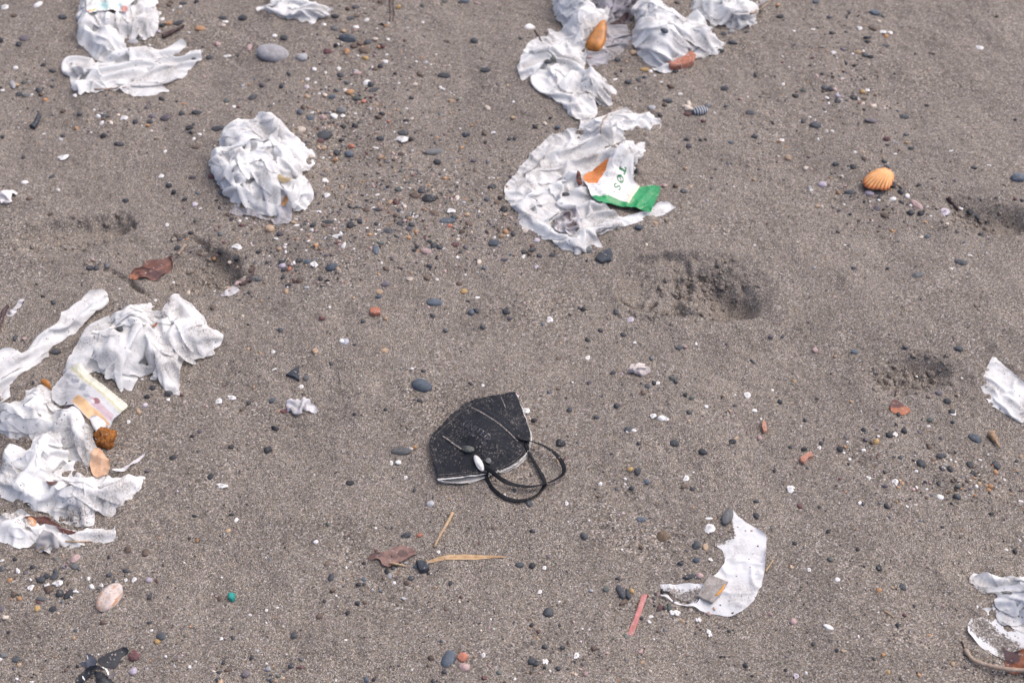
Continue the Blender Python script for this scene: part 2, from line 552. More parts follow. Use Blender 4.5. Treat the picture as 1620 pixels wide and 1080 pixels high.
def cloth(outline, h=0.0026, zo=0.006, g=(1.8, 1.8), fdir=None, seed=1, lam=0.024, amp=0.009, folds=(), steps=90, iters=3,
          pin=0.25, jit=0.5, dome=0.008, bend=0.09, edge=0.3, collide=True, grav=0.00015, roll=0.0, paint=None, clear=0.0008, tilt=None):
    """a sheet with the given outline (photograph pixels, seen at height zo) that holds more cloth than its outline has room for:
    it buckles into folds over whatever lies under it. g = growth across and along the fold direction fdir."""
    r = np.random.default_rng(seed)
    out = smooth_poly(outline, jit, seed) if jit is not None else [tuple(map(float, p)) for p in outline]
    ground = G([p[0] for p in out], [p[1] for p in out], zo)
    th = r.uniform(0, math.pi) if h > 0.0015 else 0.0
    ca, sa = math.cos(th), math.sin(th)
    R = np.array([[ca, sa], [-sa, ca]])
    loc = ground[:, :2] @ R.T
    lo = loc.min(0) - 2 * h; hi_ = loc.max(0) + 2 * h
    nx = int((hi_[0] - lo[0]) / h) + 1; ny = int((hi_[1] - lo[1]) / h) + 1
    X, Y = np.meshgrid(lo[0] + np.arange(nx) * h, lo[1] + np.arange(ny) * h)
    lp = [tuple(p) for p in loc]
    ins = inside(X, Y, lp)
    d, bx, by = segdist(X, Y, lp)
    near = d < 0.62 * h
    Mk = ins | near
    X = np.where(near, bx, X); Y = np.where(near, by, Y)
    P = np.zeros((ny, nx, 3))
    P[..., 0] = X * ca - Y * sa; P[..., 1] = X * sa + Y * ca
    base_px = PX(np.concatenate([P[..., :2], np.full((ny, nx, 1), zo)], -1))
    sd = np.where(ins, d, 0)
    n = fnoise(ny, nx, h, lam, seed + 11)
    P[..., 2] = (hat(P[..., 0], P[..., 1]) if collide else 0) + clear
    n = n + 0.38 * fnoise(ny, nx, h, lam * 0.4, seed + 17)
    rise = amp * (0.6 + n) * sstep(0, 0.012, sd)
    if roll:
        rise = rise + roll * np.sqrt(np.clip(sd / 0.011, 0, 1))
    if dome:
        rise = rise + dome * sstep(0, 1, np.clip(sd / (sd.max() + 1e-9), 0, 1) ** 0.7)
    for pts, hgt, wid in folds:
        fd, _, _ = segdist(base_px[0], base_px[1], pts, False)
        rise = rise + hgt * np.exp(-(fd / wid) ** 2) * sstep(0, 0.006, sd)
    if tilt:
        rise = rise + tilt(base_px[0], base_px[1])
    P[..., 2] += np.maximum(rise, 0)
    # rest lengths
    def dirs(A, B):
        v = (B - A)[..., :2]
        L = np.linalg.norm(v, axis=-1) + 1e-9
        if fdir is None:
            return L, None
        if isinstance(fdir, tuple):
            c = G(fdir[1], fdir[2], zo)[:2]
            mid = 0.5 * (A + B)[..., :2] - c
            mid = mid / (np.linalg.norm(mid, axis=-1, keepdims=True) + 1e-6)
            if fdir[0] == 'c':
                mid = np.stack([-mid[..., 1], mid[..., 0]], -1)
            along = np.abs((v * mid).sum(-1)) / L
        else:
            a = math.radians(fdir)
            f = np.array([math.cos(a), math.sin(a) / 0.74]); f /= np.linalg.norm(f)
            along = np.abs(v @ f) / L
        return L, along
    gm = np.clip(1 + 0.25 * fnoise(ny, nx, h, 0.05, seed + 5), 0.5, 1.5)
    pairs = []
    def add(sa_, sb_, k, bendy=False):
        A, B = P[sa_], P[sb_]
        ok = Mk[sa_] & Mk[sb_]
        L, al = dirs(A, B)
        gr = (1 + (g[0] - 1) * (1 - al ** 2) + (g[1] - 1) * al ** 2) if al is not None else np.full(L.shape, 0.5 * (g[0] + g[1]))
        gr = 1 + (gr - 1) * gm[sa_]
        for par in (0, 1):
            w = np.zeros(ok.shape, bool)
            if bendy:
                if k == 0: w[:, par * 2::4] = True; w[:, par * 2 + 1::4] = True
                else: w[par * 2::4] = True; w[par * 2 + 1::4] = True
            elif k == 0: w[:, par::2] = True
            else: w[par::2] = True
            w &= ok
            if w.any():
                idx = np.nonzero(w)
                ga = np.arange(ny * nx).reshape(ny, nx)
                pairs.append((ga[sa_][idx], ga[sb_][idx], L[idx], gr[idx], bendy))
    S = np.s_
    add(S[:, :-1], S[:, 1:], 0); add(S[:-1, :], S[1:, :], 1)
    add(S[:-1, :-1], S[1:, 1:], 1); add(S[:-1, 1:], S[1:, :-1], 1)
    add(S[:, :-2], S[:, 2:], 0, True); add(S[:-2, :], S[2:, :], 1, True)
    Q = P.reshape(-1, 3).copy()
    T0 = Q.copy()
    bmask = (near & Mk).reshape(-1)
    mk = Mk.reshape(-1)
    Vv = np.zeros_like(Q)
    free_ix = np.nonzero(mk)[0]
    bix = np.nonzero(bmask)[0]
    blift = 0.006 * np.clip(fnoise(ny, nx, h, 0.022, seed + 23).reshape(-1)[bix] - 0.2, 0, 1.6) if h > 0.0015 and edge else 0.0
    b0 = T0[bix].copy()
    b0[:, :2] += r.standard_normal((len(bix), 2)) * 0.0006
    for s in range(steps):
        t = min(1.0, (s + 1) / (0.65 * steps))
        Vv *= 0.90
        Vv[:, 2] -= grav
        old = Q.copy()
        Q = Q + Vv
        for _ in range(iters):
            for ia, ib, L, gr, be in pairs:
                dv = Q[ib] - Q[ia]
                ln = np.sqrt((dv * dv).sum(1)) + 1e-9
                rest = L * (1 + (gr - 1) * t)
                e = (ln - rest) / ln
                if be:
                    e = np.minimum(e, 0) * bend
                c = dv * (0.5 * e)[:, None]
                Q[ia] += c; Q[ib] -= c
        Q[bix, :2] += (b0[:, :2] - Q[bix, :2]) * pin
        if collide:
            hz = hat(Q[free_ix, 0], Q[free_ix, 1]) + clear
        else:
            hz = np.full(len(free_ix), clear)
        z = Q[free_ix, 2]
        hit = z < hz
        Q[free_ix, 2] = np.where(hit, hz, z)
        Q[bix, 2] -= (Q[bix, 2] - (hat(Q[bix, 0], Q[bix, 1]) + clear + blift)) * edge * 0.25
        Vv = np.clip(Q - old, -0.003, 0.003)
        hi_ix = free_ix[hit]
        Vv[hi_ix] *= 0.4
    # one pass of smoothing
    Pf = Q.reshape(ny, nx, 3)
    acc = Pf.copy(); cnt = np.ones((ny, nx, 1))
    for sa_, sb_ in ((S[:, :-1], S[:, 1:]), (S[:-1, :], S[1:, :])):
        w = (Mk[sa_] & Mk[sb_])[..., None] * 0.35
        a = Pf[sa_].copy(); b_ = Pf[sb_].copy()
        acc[sa_] += w * b_; cnt[sa_] += w
        acc[sb_] += w * a; cnt[sb_] += w
    Pf = acc / cnt
    ids = -np.ones((ny, nx), int)
    ids[Mk] = np.arange(Mk.sum())
    V = Pf[Mk]
    F = []
    q = np.stack([ids[:-1, :-1], ids[:-1, 1:], ids[1:, 1:], ids[1:, :-1]], -1).reshape(-1, 4)
    cnt4 = (q >= 0).sum(1)
    F += [tuple(f) for f in q[cnt4 == 4]]
    F += [tuple(i for i in f if i >= 0) for f in q[cnt4 == 3]]
    # stamp into the height map
    samp = []
    full = q[cnt4 == 4]
    if len(full):
        k = max(1, int(math.ceil(h / HS * 1.6)))
        for a in np.linspace(0, 1, k + 1):
            for b_ in np.linspace(0, 1, k + 1):
                samp.append((V[full[:, 0]] * (1 - a) + V[full[:, 1]] * a) * (1 - b_) + (V[full[:, 3]] * (1 - a) + V[full[:, 2]] * a) * b_)
        stamp(np.concatenate(samp))
    uv = np.stack([base_px[0][Mk], base_px[1][Mk]], -1)
    cols = paint(uv[:, 0], uv[:, 1]) if paint else None
    return V, F, cols


def join(parts):
    Vs, Fs, Cs, o = [], [], [], 0
    for V, F, C in parts:
        Vs.append(V); Fs += [tuple(i + o for i in f) for f in F]; o += len(V)
        if C is not None: Cs.append(C)
    return np.concatenate(Vs), Fs, (np.concatenate(Cs) if len(Cs) == len(parts) else None)


def stuff_pile(outline, height, seed, reach=0.022):
    """the crumpled inside of a wad, which its outer folds lie over: lumps parted by creases"""
    P = np.array(outline, float)
    W = window(P[:, 0].min() - 10, P[:, 0].max() + 10, P[:, 1].min() - 30, P[:, 1].max() + 30)
    g = G(P[:, 0], P[:, 1], 0.008)
    X, Y = HXX[W], HYY[W]
    lp = [tuple(p) for p in g[:, :2]]
    d, _, _ = segdist(X, Y, lp)
    sd = np.where(inside(X, Y, lp), d, 0)
    ny, nx = X.shape
    n1 = np.abs(fnoise(ny, nx, HS, .040, seed)); n2 = np.abs(fnoise(ny, nx, HS, .019, seed + 1))
    lump = .30 + .75 * np.clip(n1, 0, 1.25) + .25 * np.clip(n2, 0, 1.2)
    H[W] += height * sstep(0.003, reach, sd) * lump


def bank(outline, seed, high=0.0050):
    """sand drifted in places over the rim of a thing that lies on it"""
    P = np.array(outline, float)
    W = window(P[:, 0].min() - 30, P[:, 0].max() + 30, P[:, 1].min() - 30, P[:, 1].max() + 30)
    lp = [tuple(p) for p in G(P[:, 0], P[:, 1], 0.004)[:, :2]]
    d, _, _ = segdist(HXX[W], HYY[W], lp)
    sd = np.where(inside(HXX[W], HYY[W], lp), -d, d)
    n = fnoise(*d.shape, HS, .035, seed) + .5 * fnoise(*d.shape, HS, .010, seed + 1)
    SAND[W] += high * np.clip(.25 + .55 * n, 0, 1.3) * np.where(sd > 0, np.exp(-(sd / .016) ** 2), np.exp(-(sd / .0042) ** 2))


def rolls(outline, n, seed, zo=.02, wid=(9, 19), leng=(40, 105), height=.015, centre=None):
    """overlapping folded-over strips of the same cloth, lying inside the outline of a crumpled wipe"""
    r = np.random.default_rng(seed)
    P = np.array(outline, float)
    lo_, hi_ = P.min(0), P.max(0)
    out, tries = [], 0
    while len(out) < n and tries < 400:
        tries += 1
        c = r.uniform(lo_, hi_)
        if not inside(np.array([c[0]]), np.array([c[1]]), outline)[0]:
            continue
        a = r.uniform(0, math.pi)
        if centre is not None and r.random() < .7:
            a = math.atan2(c[1] - centre[1], c[0] - centre[0]) + r.normal(0, .35)
        L = r.uniform(*leng) * (.55 + .45 * min(1, (hi_ - lo_).min() / 90)); w = r.uniform(*wid); k = r.normal(0, .9) / max(L, 1)
        t = np.linspace(-.5, .5, 9)
        ang = a + k * L * t
        x = c[0] + np.cumsum(np.cos(ang)) * L / 9 - np.sum(np.cos(ang)) * L / 18
        y = c[1] + (np.cumsum(np.sin(ang)) * L / 9 - np.sum(np.sin(ang)) * L / 18) * .8
        if inside(x, y, outline).mean() < .86:
            continue
        ww = w * .5 * np.clip(np.cos(t * math.pi), 0.05, 1) ** .55 * (1 + .2 * r.standard_normal(9))
        nx, ny = -np.sin(ang), np.cos(ang) * .8
        left = [(x[i] + nx[i] * ww[i], y[i] + ny[i] * ww[i]) for i in range(9)]
        right = [(x[i] - nx[i] * ww[i], y[i] - ny[i] * ww[i]) for i in range(9)][::-1]
        out.append(dict(outline=left + right, seed=seed * 50 + len(out), zo=zo + .003 * len(out) / max(n, 1), g=(1.55, 1.08), fdir=-math.degrees(a), h=.0022, roll=height * r.uniform(.15, 1.2),
                        dome=0, amp=.0045, lam=.013, edge=r.uniform(.02, .14), steps=56, bend=.07))
    return out


def cloth_obj(name, sheets, material, label=None, cat=None, group=None, parent=None, sub=1, thick=0.0):
    """one crumpled thing made of one or several folds of the same cloth"""
    V, F, C = join([cloth(**s) for s in sheets])
    o0 = V.mean(0); o0[2] = V[:, 2].min()
    o = mesh_obj(name, V - o0, F, material, None, True, C)
    o.location = o0
    if parent is not None:
        o.parent = parent
        bpy.context.view_layer.update()
        o.matrix_parent_inverse = parent.matrix_world.inverted()
    if thick:
        sm = o.modifiers.new('thickness', 'SOLIDIFY'); sm.thickness = thick; sm.offset = -1
    if sub:
        m = o.modifiers.new('smooth', 'SUBSURF'); m.levels = sub; m.render_levels = sub
    if label:
        tag(o, label, cat, group)
    return o


def slab(name, poly, thick, material, label=None, cat=None, lift=None, inset=0.12, seed=0, smooth=False, rough_=0.05, tiltv=(0, 0), group=None, parent=None, F_=None):
    """a flat chip of stone, card, plastic ...: outline in photograph pixels, real thickness"""
    r = np.random.default_rng(seed)
    c = np.mean(np.array(poly, float), 0)
    z0 = spot(c[0], c[1], F_)[2] if lift is None else lift
    out = G([p[0] for p in poly], [p[1] for p in poly], z0 + thick * 0.6)
    ctr = out.mean(0)
    n = len(poly)
    rings = []
    for s, z in ((0.90, -0.3 * thick), (1.0, 0.15 * thick), (1.0, 0.72 * thick), (1 - inset, thick), (0.5, thick * 1.04)):
        ring = ctr[:2] + (out[:, :2] - ctr[:2]) * s
        zz = z0 + z + r.standard_normal(n) * thick * rough_
        zz = zz + (ring[:, 0] - ctr[0]) * tiltv[0] + (ring[:, 1] - ctr[1]) * tiltv[1]
        rings.append(np.column_stack([ring, zz]))
    V = np.concatenate(rings + [np.array([[ctr[0], ctr[1], z0 + thick * 1.03]])])
    F = []
    for k in range(len(rings) - 1):
        for i in range(n):
            j = (i + 1) % n
            F.append((k * n + j, k * n + i, (k + 1) * n + i, (k + 1) * n + j))
    for i in range(n):
        F.append(((len(rings) - 1) * n + (i + 1) % n, (len(rings) - 1) * n + i, len(V) - 1))
    o0 = np.array([ctr[0], ctr[1], z0])
    # the outline runs either way round: make faces point outward
    a = 0
    for i in range(n):
        j = (i + 1) % n
        a += out[i, 0] * out[j, 1] - out[j, 0] * out[i, 1]
    if a > 0:
        F = [f[::-1] for f in F]
    o = mesh_obj(name, V - o0, F, material, None, smooth)
    o.location = o0
    if parent is not None:
        o.parent = parent; bpy.context.view_layer.update(); o.matrix_parent_inverse = parent.matrix_world.inverted()
    if label:
        tag(o, label, cat, group)
    stamp(np.concatenate([rings[3], rings[4]]))
    return o


def tube(name, pts, r, material, label=None, cat=None, lift=0.0, seed=0, taper=0.6, sides=7, parent=None, group=None, zs=None):
    rr = np.random.default_rng(seed)
    P = []
    for k in range(len(pts) - 1):
        a, b = np.array(pts[k], float), np.array(pts[k + 1], float)
        for t in np.linspace(0, 1, 6, endpoint=(k == len(pts) - 2)):
            P.append(a + (b - a) * t)
    P = np.array(P)
    for _ in range(3):
        P[1:-1] = 0.25 * P[:-2] + 0.5 * P[1:-1] + 0.25 * P[2:]
    n = len(P)
    C3 = np.array([spot(x, y) for x, y in P])
    for _ in range(3):
        C3[1:-1, 2] = np.maximum(C3[1:-1, 2], 0.25 * C3[:-2, 2] + 0.5 * C3[1:-1, 2] + 0.25 * C3[2:, 2])
    C3[:, 2] += r * 0.7 + lift
    if zs is not None:
        C3[:, 2] += np.interp(np.linspace(0, 1, n), np.linspace(0, 1, len(zs)), zs)
    V, F = [], []
    for k in range(n):
        d = C3[min(k + 1, n - 1)] - C3[max(k - 1, 0)]; d /= np.linalg.norm(d) + 1e-9
        s = np.cross(d, [0, 0, 1]); s /= np.linalg.norm(s) + 1e-9
        u = np.cross(s, d)
        q = r * (1 - (1 - taper) * k / (n - 1)) * (1 + 0.12 * rr.standard_normal())
        for j in range(sides):
            a = 2 * math.pi * j / sides
            V.append(C3[k] + q * (math.cos(a) * s + math.sin(a) * u))
    for k in range(n - 1):
        for j in range(sides):
            F.append((k * sides + j, k * sides + (j + 1) % sides, (k + 1) * sides + (j + 1) % sides, (k + 1) * sides + j))
    F.append(tuple(range(sides))[::-1]); F.append(tuple((n - 1) * sides + j for j in range(sides)))
    V = np.array(V); o0 = C3.mean(0); o0[2] = V[:, 2].min()
    o = mesh_obj(name, V - o0, F, material, None, True)
    o.location = o0
    if parent is not None:
        o.parent = parent; bpy.context.view_layer.update(); o.matrix_parent_inverse = parent.matrix_world.inverted()
    if label:
        tag(o, label, cat, group)
    return o


def ribbon(name, C3, width, material, parent=None, thick=0.0009, roll=None):
    """a flat band along 3D points"""
    n = len(C3)
    V, F = [], []
    for k in range(n):
        d = C3[min(k + 1, n - 1)] - C3[max(k - 1, 0)]; d /= np.linalg.norm(d) + 1e-9
        s = np.cross(d, [0, 0, 1]); s /= np.linalg.norm(s) + 1e-9
        u = np.cross(s, d)
        a = roll[k] if roll is not None else 0.0
        s, u = s * math.cos(a) + u * math.sin(a), u * math.cos(a) - s * math.sin(a)
        for x, y in ((-1, -1), (-0.5, -1), (0.5, -1), (1, -1), (1, 1), (0.5, 1.25), (-0.5, 1.25), (-1, 1)):
            V.append(C3[k] + s * x * width / 2 + u * y * thick / 2)
    for k in range(n - 1):
        for j in range(8):
            F.append((k * 8 + j, k * 8 + (j + 1) % 8, (k + 1) * 8 + (j + 1) % 8, (k + 1) * 8 + j))
    F.append(tuple(range(8))[::-1]); F.append(tuple((n - 1) * 8 + j for j in range(8)))
    return mesh_obj(name, np.array(V), F, material, parent, True)


def spline(pts, m=8):
    """Catmull-Rom through points"""
    P = [np.array(p, float) for p in pts]
    P = [2 * P[0] - P[1]] + P + [2 * P[-1] - P[-2]]
    o = []
    for i in range(1, len(P) - 2):
        for t in np.linspace(0, 1, m, endpoint=False):
            a, b, c, d = P[i - 1], P[i], P[i + 1], P[i + 2]
            o.append(0.5 * ((2 * b) + (c - a) * t + (2 * a - 5 * b + 4 * c - d) * t * t + (3 * b - a - 3 * c + d) * t ** 3))
    o.append(P[-2])
    return np.array(o)


# ------------------------------------------------------------------ the beach
def build_sand():
    st = 0.0026
    def axis(a, b, far):
        core = np.arange(a, b + st * 0.5, st)
        g_, x, lo_ = st, a, []
        while x > -far:
            g_ *= 1.35; x -= g_; lo_.append(x)
        g_, x, hi_ = st, core[-1], []
        while x < far:
            g_ *= 1.35; x += g_; hi_.append(x)
        return np.array(lo_[::-1] + list(core) + hi_)
    xs = axis(-1.06, 1.06, 80.0); ys = axis(0.74, 2.40, 80.0)
    X, Y = np.meshgrid(xs, ys)
    inr = (X > HX0 + .01) & (X < HX1 - .01) & (Y > HY0 + .01) & (Y < HY1 - .01)
    Z = np.where(inr, hat(X, Y, SAND), 0.0)
    far = ~inr
    Z[far] = 0.004 * np.sin(X[far] * 3.1 + 0.7 * Y[far]) * np.cos(Y[far] * 2.3)
    ny, nx = X.shape
    me = bpy.data.meshes.new('sand')
    V = np.stack([X, Y, Z], -1).reshape(-1, 3).astype(np.float32)
    ids = np.arange(ny * nx).reshape(ny, nx)
    Q = np.stack([ids[:-1, :-1], ids[:-1, 1:], ids[1:, 1:], ids[1:, :-1]], -1).reshape(-1)
    nf = len(Q) // 4
    me.vertices.add(len(V)); me.vertices.foreach_set('co', V.ravel())
    me.loops.add(len(Q)); me.loops.foreach_set('vertex_index', Q.astype(np.int32))
    me.polygons.add(nf)
    me.polygons.foreach_set('loop_start', (np.arange(nf) * 4).astype(np.int32))
    me.polygons.foreach_set('loop_total', np.full(nf, 4, np.int32))
    me.update(calc_edges=True)
    me.polygons.foreach_set('use_smooth', [True] * nf)
    me.materials.append(M['sand'])
    o = bpy.data.objects.new('sand', me)
    o['kind'] = 'structure'
    COL.objects.link(o)
    return o




def many(name, centres, sizes, cols, material, template, seed, label=None):
    """thousands of grains as one mesh: each a turned, stretched copy of a small template, its colour in 'print'"""
    r = np.random.default_rng(seed)
    TV, TF = template
    n = len(centres)
    a = r.uniform(0, 2 * math.pi, n)
    V = TV[None] * (1 + 0.18 * r.standard_normal((n, len(TV), 1))) * sizes[:, None, :]
    ca, sa = np.cos(a)[:, None], np.sin(a)[:, None]
    x = V[..., 0] * ca - V[..., 1] * sa; y = V[..., 0] * sa + V[..., 1] * ca
    tx = r.uniform(-0.35, 0.35, (n, 1)); ty = r.uniform(-0.35, 0.35, (n, 1))
    z = V[..., 2] + tx * x + ty * y
    W = np.stack([x, y, z], -1) + centres[:, None, :]
    m = TV.shape[0]
    Fa = (TF[None] + (np.arange(n) * m)[:, None, None]).reshape(-1)
    nf = n * len(TF)
    me = bpy.data.meshes.new(name)
    me.vertices.add(n * m); me.vertices.foreach_set('co', W.reshape(-1).astype(np.float32))
    me.loops.add(nf * 3); me.loops.foreach_set('vertex_index', Fa.astype(np.int32))
    me.polygons.add(nf)
    me.polygons.foreach_set('loop_start', (np.arange(nf) * 3).astype(np.int32))
    me.polygons.foreach_set('loop_total', np.full(nf, 3, np.int32))
    me.update(calc_edges=True)
    me.polygons.foreach_set('use_smooth', [True] * nf)
    at = me.color_attributes.new('print', 'FLOAT_COLOR', 'POINT')
    c = np.ones((n, m, 4), np.float32); c[:, :, :3] = cols[:, None, :]
    at.data.foreach_set('color', c.ravel())
    me.materials.append(material)
    o = bpy.data.objects.new(name, me)
    o['kind'] = 'stuff'
    if label: o['label'] = label
    COL.objects.link(o)
    return o


def ico(sub):
    bm = bmesh.new()
    bmesh.ops.create_icosphere(bm, subdivisions=sub, radius=1.0)
    bm.verts.ensure_lookup_table()
    V = np.array([v.co[:] for v in bm.verts]); F = np.array([[v.index for v in f.verts] for f in bm.faces])
    bm.free()
    return V, F


OCT = (np.array([[1, 0, 0], [0, 1, 0], [-1, 0, 0], [0, -1, 0], [0, 0, 1], [0, 0, -1.0]]),
       np.array([[0, 1, 4], [1, 2, 4], [2, 3, 4], [3, 0, 4], [1, 0, 5], [2, 1, 5], [3, 2, 5], [0, 3, 5]]))

# ------------------------------------------------------------------ crumpled wipes (each pile lies bottom to top)
CR = {}
_plain = cloth_obj


def cloth_obj(name, sheets, material, label=None, cat=None, group=None, parent=None, sub=1, thick=0.0):
    if cat == 'wipe':
        bank(sheets[0]['outline'], sum(map(ord, label)), .0022 if ('half-buried' in label or 'rope' in label or 'lowest' in label or 'stretched' in label) else .0050)
    for key, (n, zo, cen, pile) in CR.items():
        if label and key in label:
            stuff_pile(sheets[0]['outline'], pile, sum(map(ord, key)) + 5)
            sheets = sheets + rolls(sheets[0]['outline'], n, sum(map(ord, key)), zo, centre=cen)
    return _plain(name, sheets, material, label, cat, group, parent, sub, thick)


CR.update({'top left edge with': (14, .022, None, 0.018), 'balled white wipe between': (5, .024, None, 0.02), 'long white wipe with one': (6, .012, None, 0.012), 'thin flat white wipe at the top': (5, .008, None, 0.006),
           'yellow stain': (21, .026, None, 0.026), 'soaked': (10, .02, None, 0.016), 'left of the dark grey soaked': (10, .022, None, 0.02), 'large knotted': (13, .026, (880, 115), 0.030), 'large heaped': (16, .024, (1040, 60), 0.030),
           'rightmost of the washed': (10, .022, (1150, 15), 0.018), 'trailing': (8, .012, None, 0.01), 'big heap of soiled': (27, .024, (900, 290), 0.038), 'stretched white wipe': (6, .010, None, 0.014),
           'wide heap': (22, .022, (255, 530), 0.022), 'smooth folded': (11, .022, None, 0.02), 'small puckered': (10, .02, (60, 730), 0.016), 'broad flat': (14, .018, None, 0.014), 'lowest of the wipes': (5, .014, None, 0.01), 'crumpled white wipe lying on': (11, .018, None, 0.024)})


def D(outline, **k):
    k['outline'] = outline
    return k


def sanded(pts, reach, base=0.0):
    """how thickly sand has gathered: most along these lines (photograph pixels)"""
    def f(px, py):
        d, _, _ = segdist(px, py, pts, False)
        v = np.clip(base + np.exp(-(d / reach) ** 2), 0, 1)
        return np.stack([v, v, v], -1)
    return f


WG = "white wipes washed up on the sand"
# --- top left pile
cloth_obj('wet_wipe', [
    D([(122, -30), (126, 0), (120, 24), (128, 40), (118, 46), (122, 56), (150, 58), (185, 52), (205, 54), (214, 50), (226, 50), (246, 36), (249, 10), (248, -30)], seed=11, g=(1.5, 1.5), zo=.012, dome=.014),
    D([(148, 20), (162, 12), (200, 14), (212, 24), (206, 50), (186, 55), (160, 45)], seed=12, g=(1.25, 1.25), zo=.02, dome=.012),
    D([(205, 14), (222, 0), (247, -10), (249, 20), (244, 38), (222, 50), (214, 42), (210, 28)], seed=13, g=(1.3, 1.15), fdir=80, zo=.018),
    D([(122, -20), (140, -10), (138, 20), (150, 40), (140, 50), (126, 42), (120, 20)], seed=14, g=(1.9, 1.1), fdir=98, zo=.016)],
    M['wipe'], "crumpled white wipe at the top left edge with a small printed sachet on it", 'wipe', WG)
cloth_obj('wet_wipe', [
    D([(116, 55), (126, 46), (150, 50), (182, 48), (197, 58), (198, 68), (186, 80), (165, 84), (146, 82), (132, 68), (120, 62)], seed=15, g=(1.45, 1.45), zo=.012, dome=.022, lam=.03),
    D([(176, 52), (192, 52), (199, 64), (190, 76), (178, 72), (182, 62)], seed=16, g=(1.8, 1.3), fdir=60, zo=.022)],
    M['wipe'], "small balled white wipe between the two larger wipes at top left", 'wipe', WG)
cloth_obj('wet_wipe', [
    D([(206, 72), (232, 64), (240, 72), (262, 68), (290, 58), (296, 62), (284, 72), (255, 84), (225, 88), (180, 92), (174, 84)], seed=17, g=(1.8, 1.05), fdir=18, zo=.006),
    D([(150, 96), (175, 86), (203, 76), (240, 82), (270, 84), (300, 66), (320, 66), (316, 82), (292, 106), (262, 119), (244, 123), (268, 131), (242, 140), (214, 145), (180, 138), (160, 130), (150, 112)], seed=18, g=(1.9, 1.06), fdir=14, zo=.010, dome=.012, lam=.03),
    D([(100, 98), (106, 86), (140, 84), (156, 96), (154, 110), (165, 134), (150, 138), (125, 138), (110, 122)], seed=19, g=(2.0, 2.0), zo=.014, dome=.016)],
    M['wipe'], "long white wipe with one curled end below the balled wipe at top left", 'wipe', WG)
# --- top, thin wipe
cloth_obj('wet_wipe', [D([(402, 12), (414, 7), (428, 8), (430, -12), (470, -16), (492, 4), (514, 11), (529, 15), (522, 27), (503, 31), (496, 42), (478, 36), (468, 30), (432, 24), (418, 18)], seed=20, g=(1.7, 1.3), fdir=-12, zo=.006)],
          M['wipe'], "thin flat white wipe at the top edge above the big grey stone", 'wipe', WG)
# --- middle left wad
cloth_obj('wet_wipe', [
    D([(435, 182), (449, 198), (462, 210), (480, 222), (497, 234), (495, 243), (470, 262), (485, 275), (490, 300), (480, 318), (455, 320), (440, 326), (427, 322), (395, 313), (366, 310), (358, 298), (348, 293), (335, 270), (330, 250), (348, 242), (355, 236), (343, 218), (362, 210), (376, 205), (400, 195)],
      seed=21, g=(1.5, 1.5), zo=.008, dome=.012),
    D([(343, 218), (376, 204), (434, 182), (448, 198), (440, 214), (405, 236), (372, 240), (352, 236)], seed=22, g=(1.25, 1.25), zo=.02, amp=.005),
    D([(434, 206), (462, 209), (480, 222), (499, 235), (497, 244), (468, 262), (446, 256), (432, 236)], seed=23, g=(1.22, 1.22), zo=.024, dome=.012),
    D([(404, 246), (420, 226), (432, 208), (444, 208), (438, 226), (430, 246), (414, 262), (404, 262)], seed=24, g=(1.9, 1.1), fdir=55, zo=.028),
    D([(328, 248), (348, 242), (362, 254), (400, 254), (406, 276), (384, 300), (372, 312), (356, 300), (340, 276)], seed=25, g=(2.1, 1.25), fdir=-12, zo=.02),
    D([(440, 260), (470, 257), (484, 274), (491, 304), (484, 320), (464, 323), (450, 304), (441, 286)], seed=26, g=(2.0, 1.3), fdir=-25, zo=.018),
    D([(404, 262), (422, 252), (440, 264), (442, 292), (442, 324), (428, 324), (412, 314), (396, 314), (394, 290), (404, 276)], seed=27, g=(1.9, 1.1), fdir=80, zo=.026, dome=.014)],
    M['wipe'], "big crumpled white wipe with a yellow stain in the middle left of the sand", 'wipe', WG)
cloth_obj('tissue_scrap', [D([(357, 330), (369, 326), (373, 319), (378, 328), (395, 330), (420, 340), (437, 344), (442, 329), (452, 324), (461, 330), (459, 348), (448, 351), (432, 348), (414, 340), (395, 336), (372, 334)], seed=28, g=(1.6, 1.3), h=.0024, zo=.004)],
          M['gauze'], "thin torn strip of white tissue along the lower edge of the yellow-stained wipe", 'tissue')
# --- top centre pile
cloth_obj('wet_wipe', [
    D([(930, -16), (1016, -16), (1012, 6), (1000, 16), (980, 24), (962, 32), (944, 28), (930, 14)], seed=31, g=(1.9, 1.9), zo=.012)],
    M['lilac'], "dark grey soaked wipe at the top edge between two white wipes", 'wipe')
cloth_obj('wet_wipe', [
    D([(925, 68), (936, 50), (960, 30), (992, 40), (1000, 60), (990, 84), (966, 96), (955, 104), (932, 109), (928, 92)], seed=32, g=(1.6, 1.6), zo=.006)],
    M['gauze'], "greyish see-through wipe under the amber shell shard", 'wipe')
cloth_obj('wet_wipe', [
    D([(873, -14), (932, -14), (930, 6), (935, 24), (962, 18), (956, 34), (932, 52), (926, 70), (906, 56), (896, 44), (876, 22)], seed=33, g=(1.7, 1.7), zo=.014, dome=.014),
    D([(896, 42), (910, 34), (926, 64), (930, 70), (908, 62)], seed=34, g=(1.5, 1.1), fdir=-50, zo=.02)],
    M['wipe'], "white wipe at the top edge, left of the dark grey soaked wipe", 'wipe', WG)
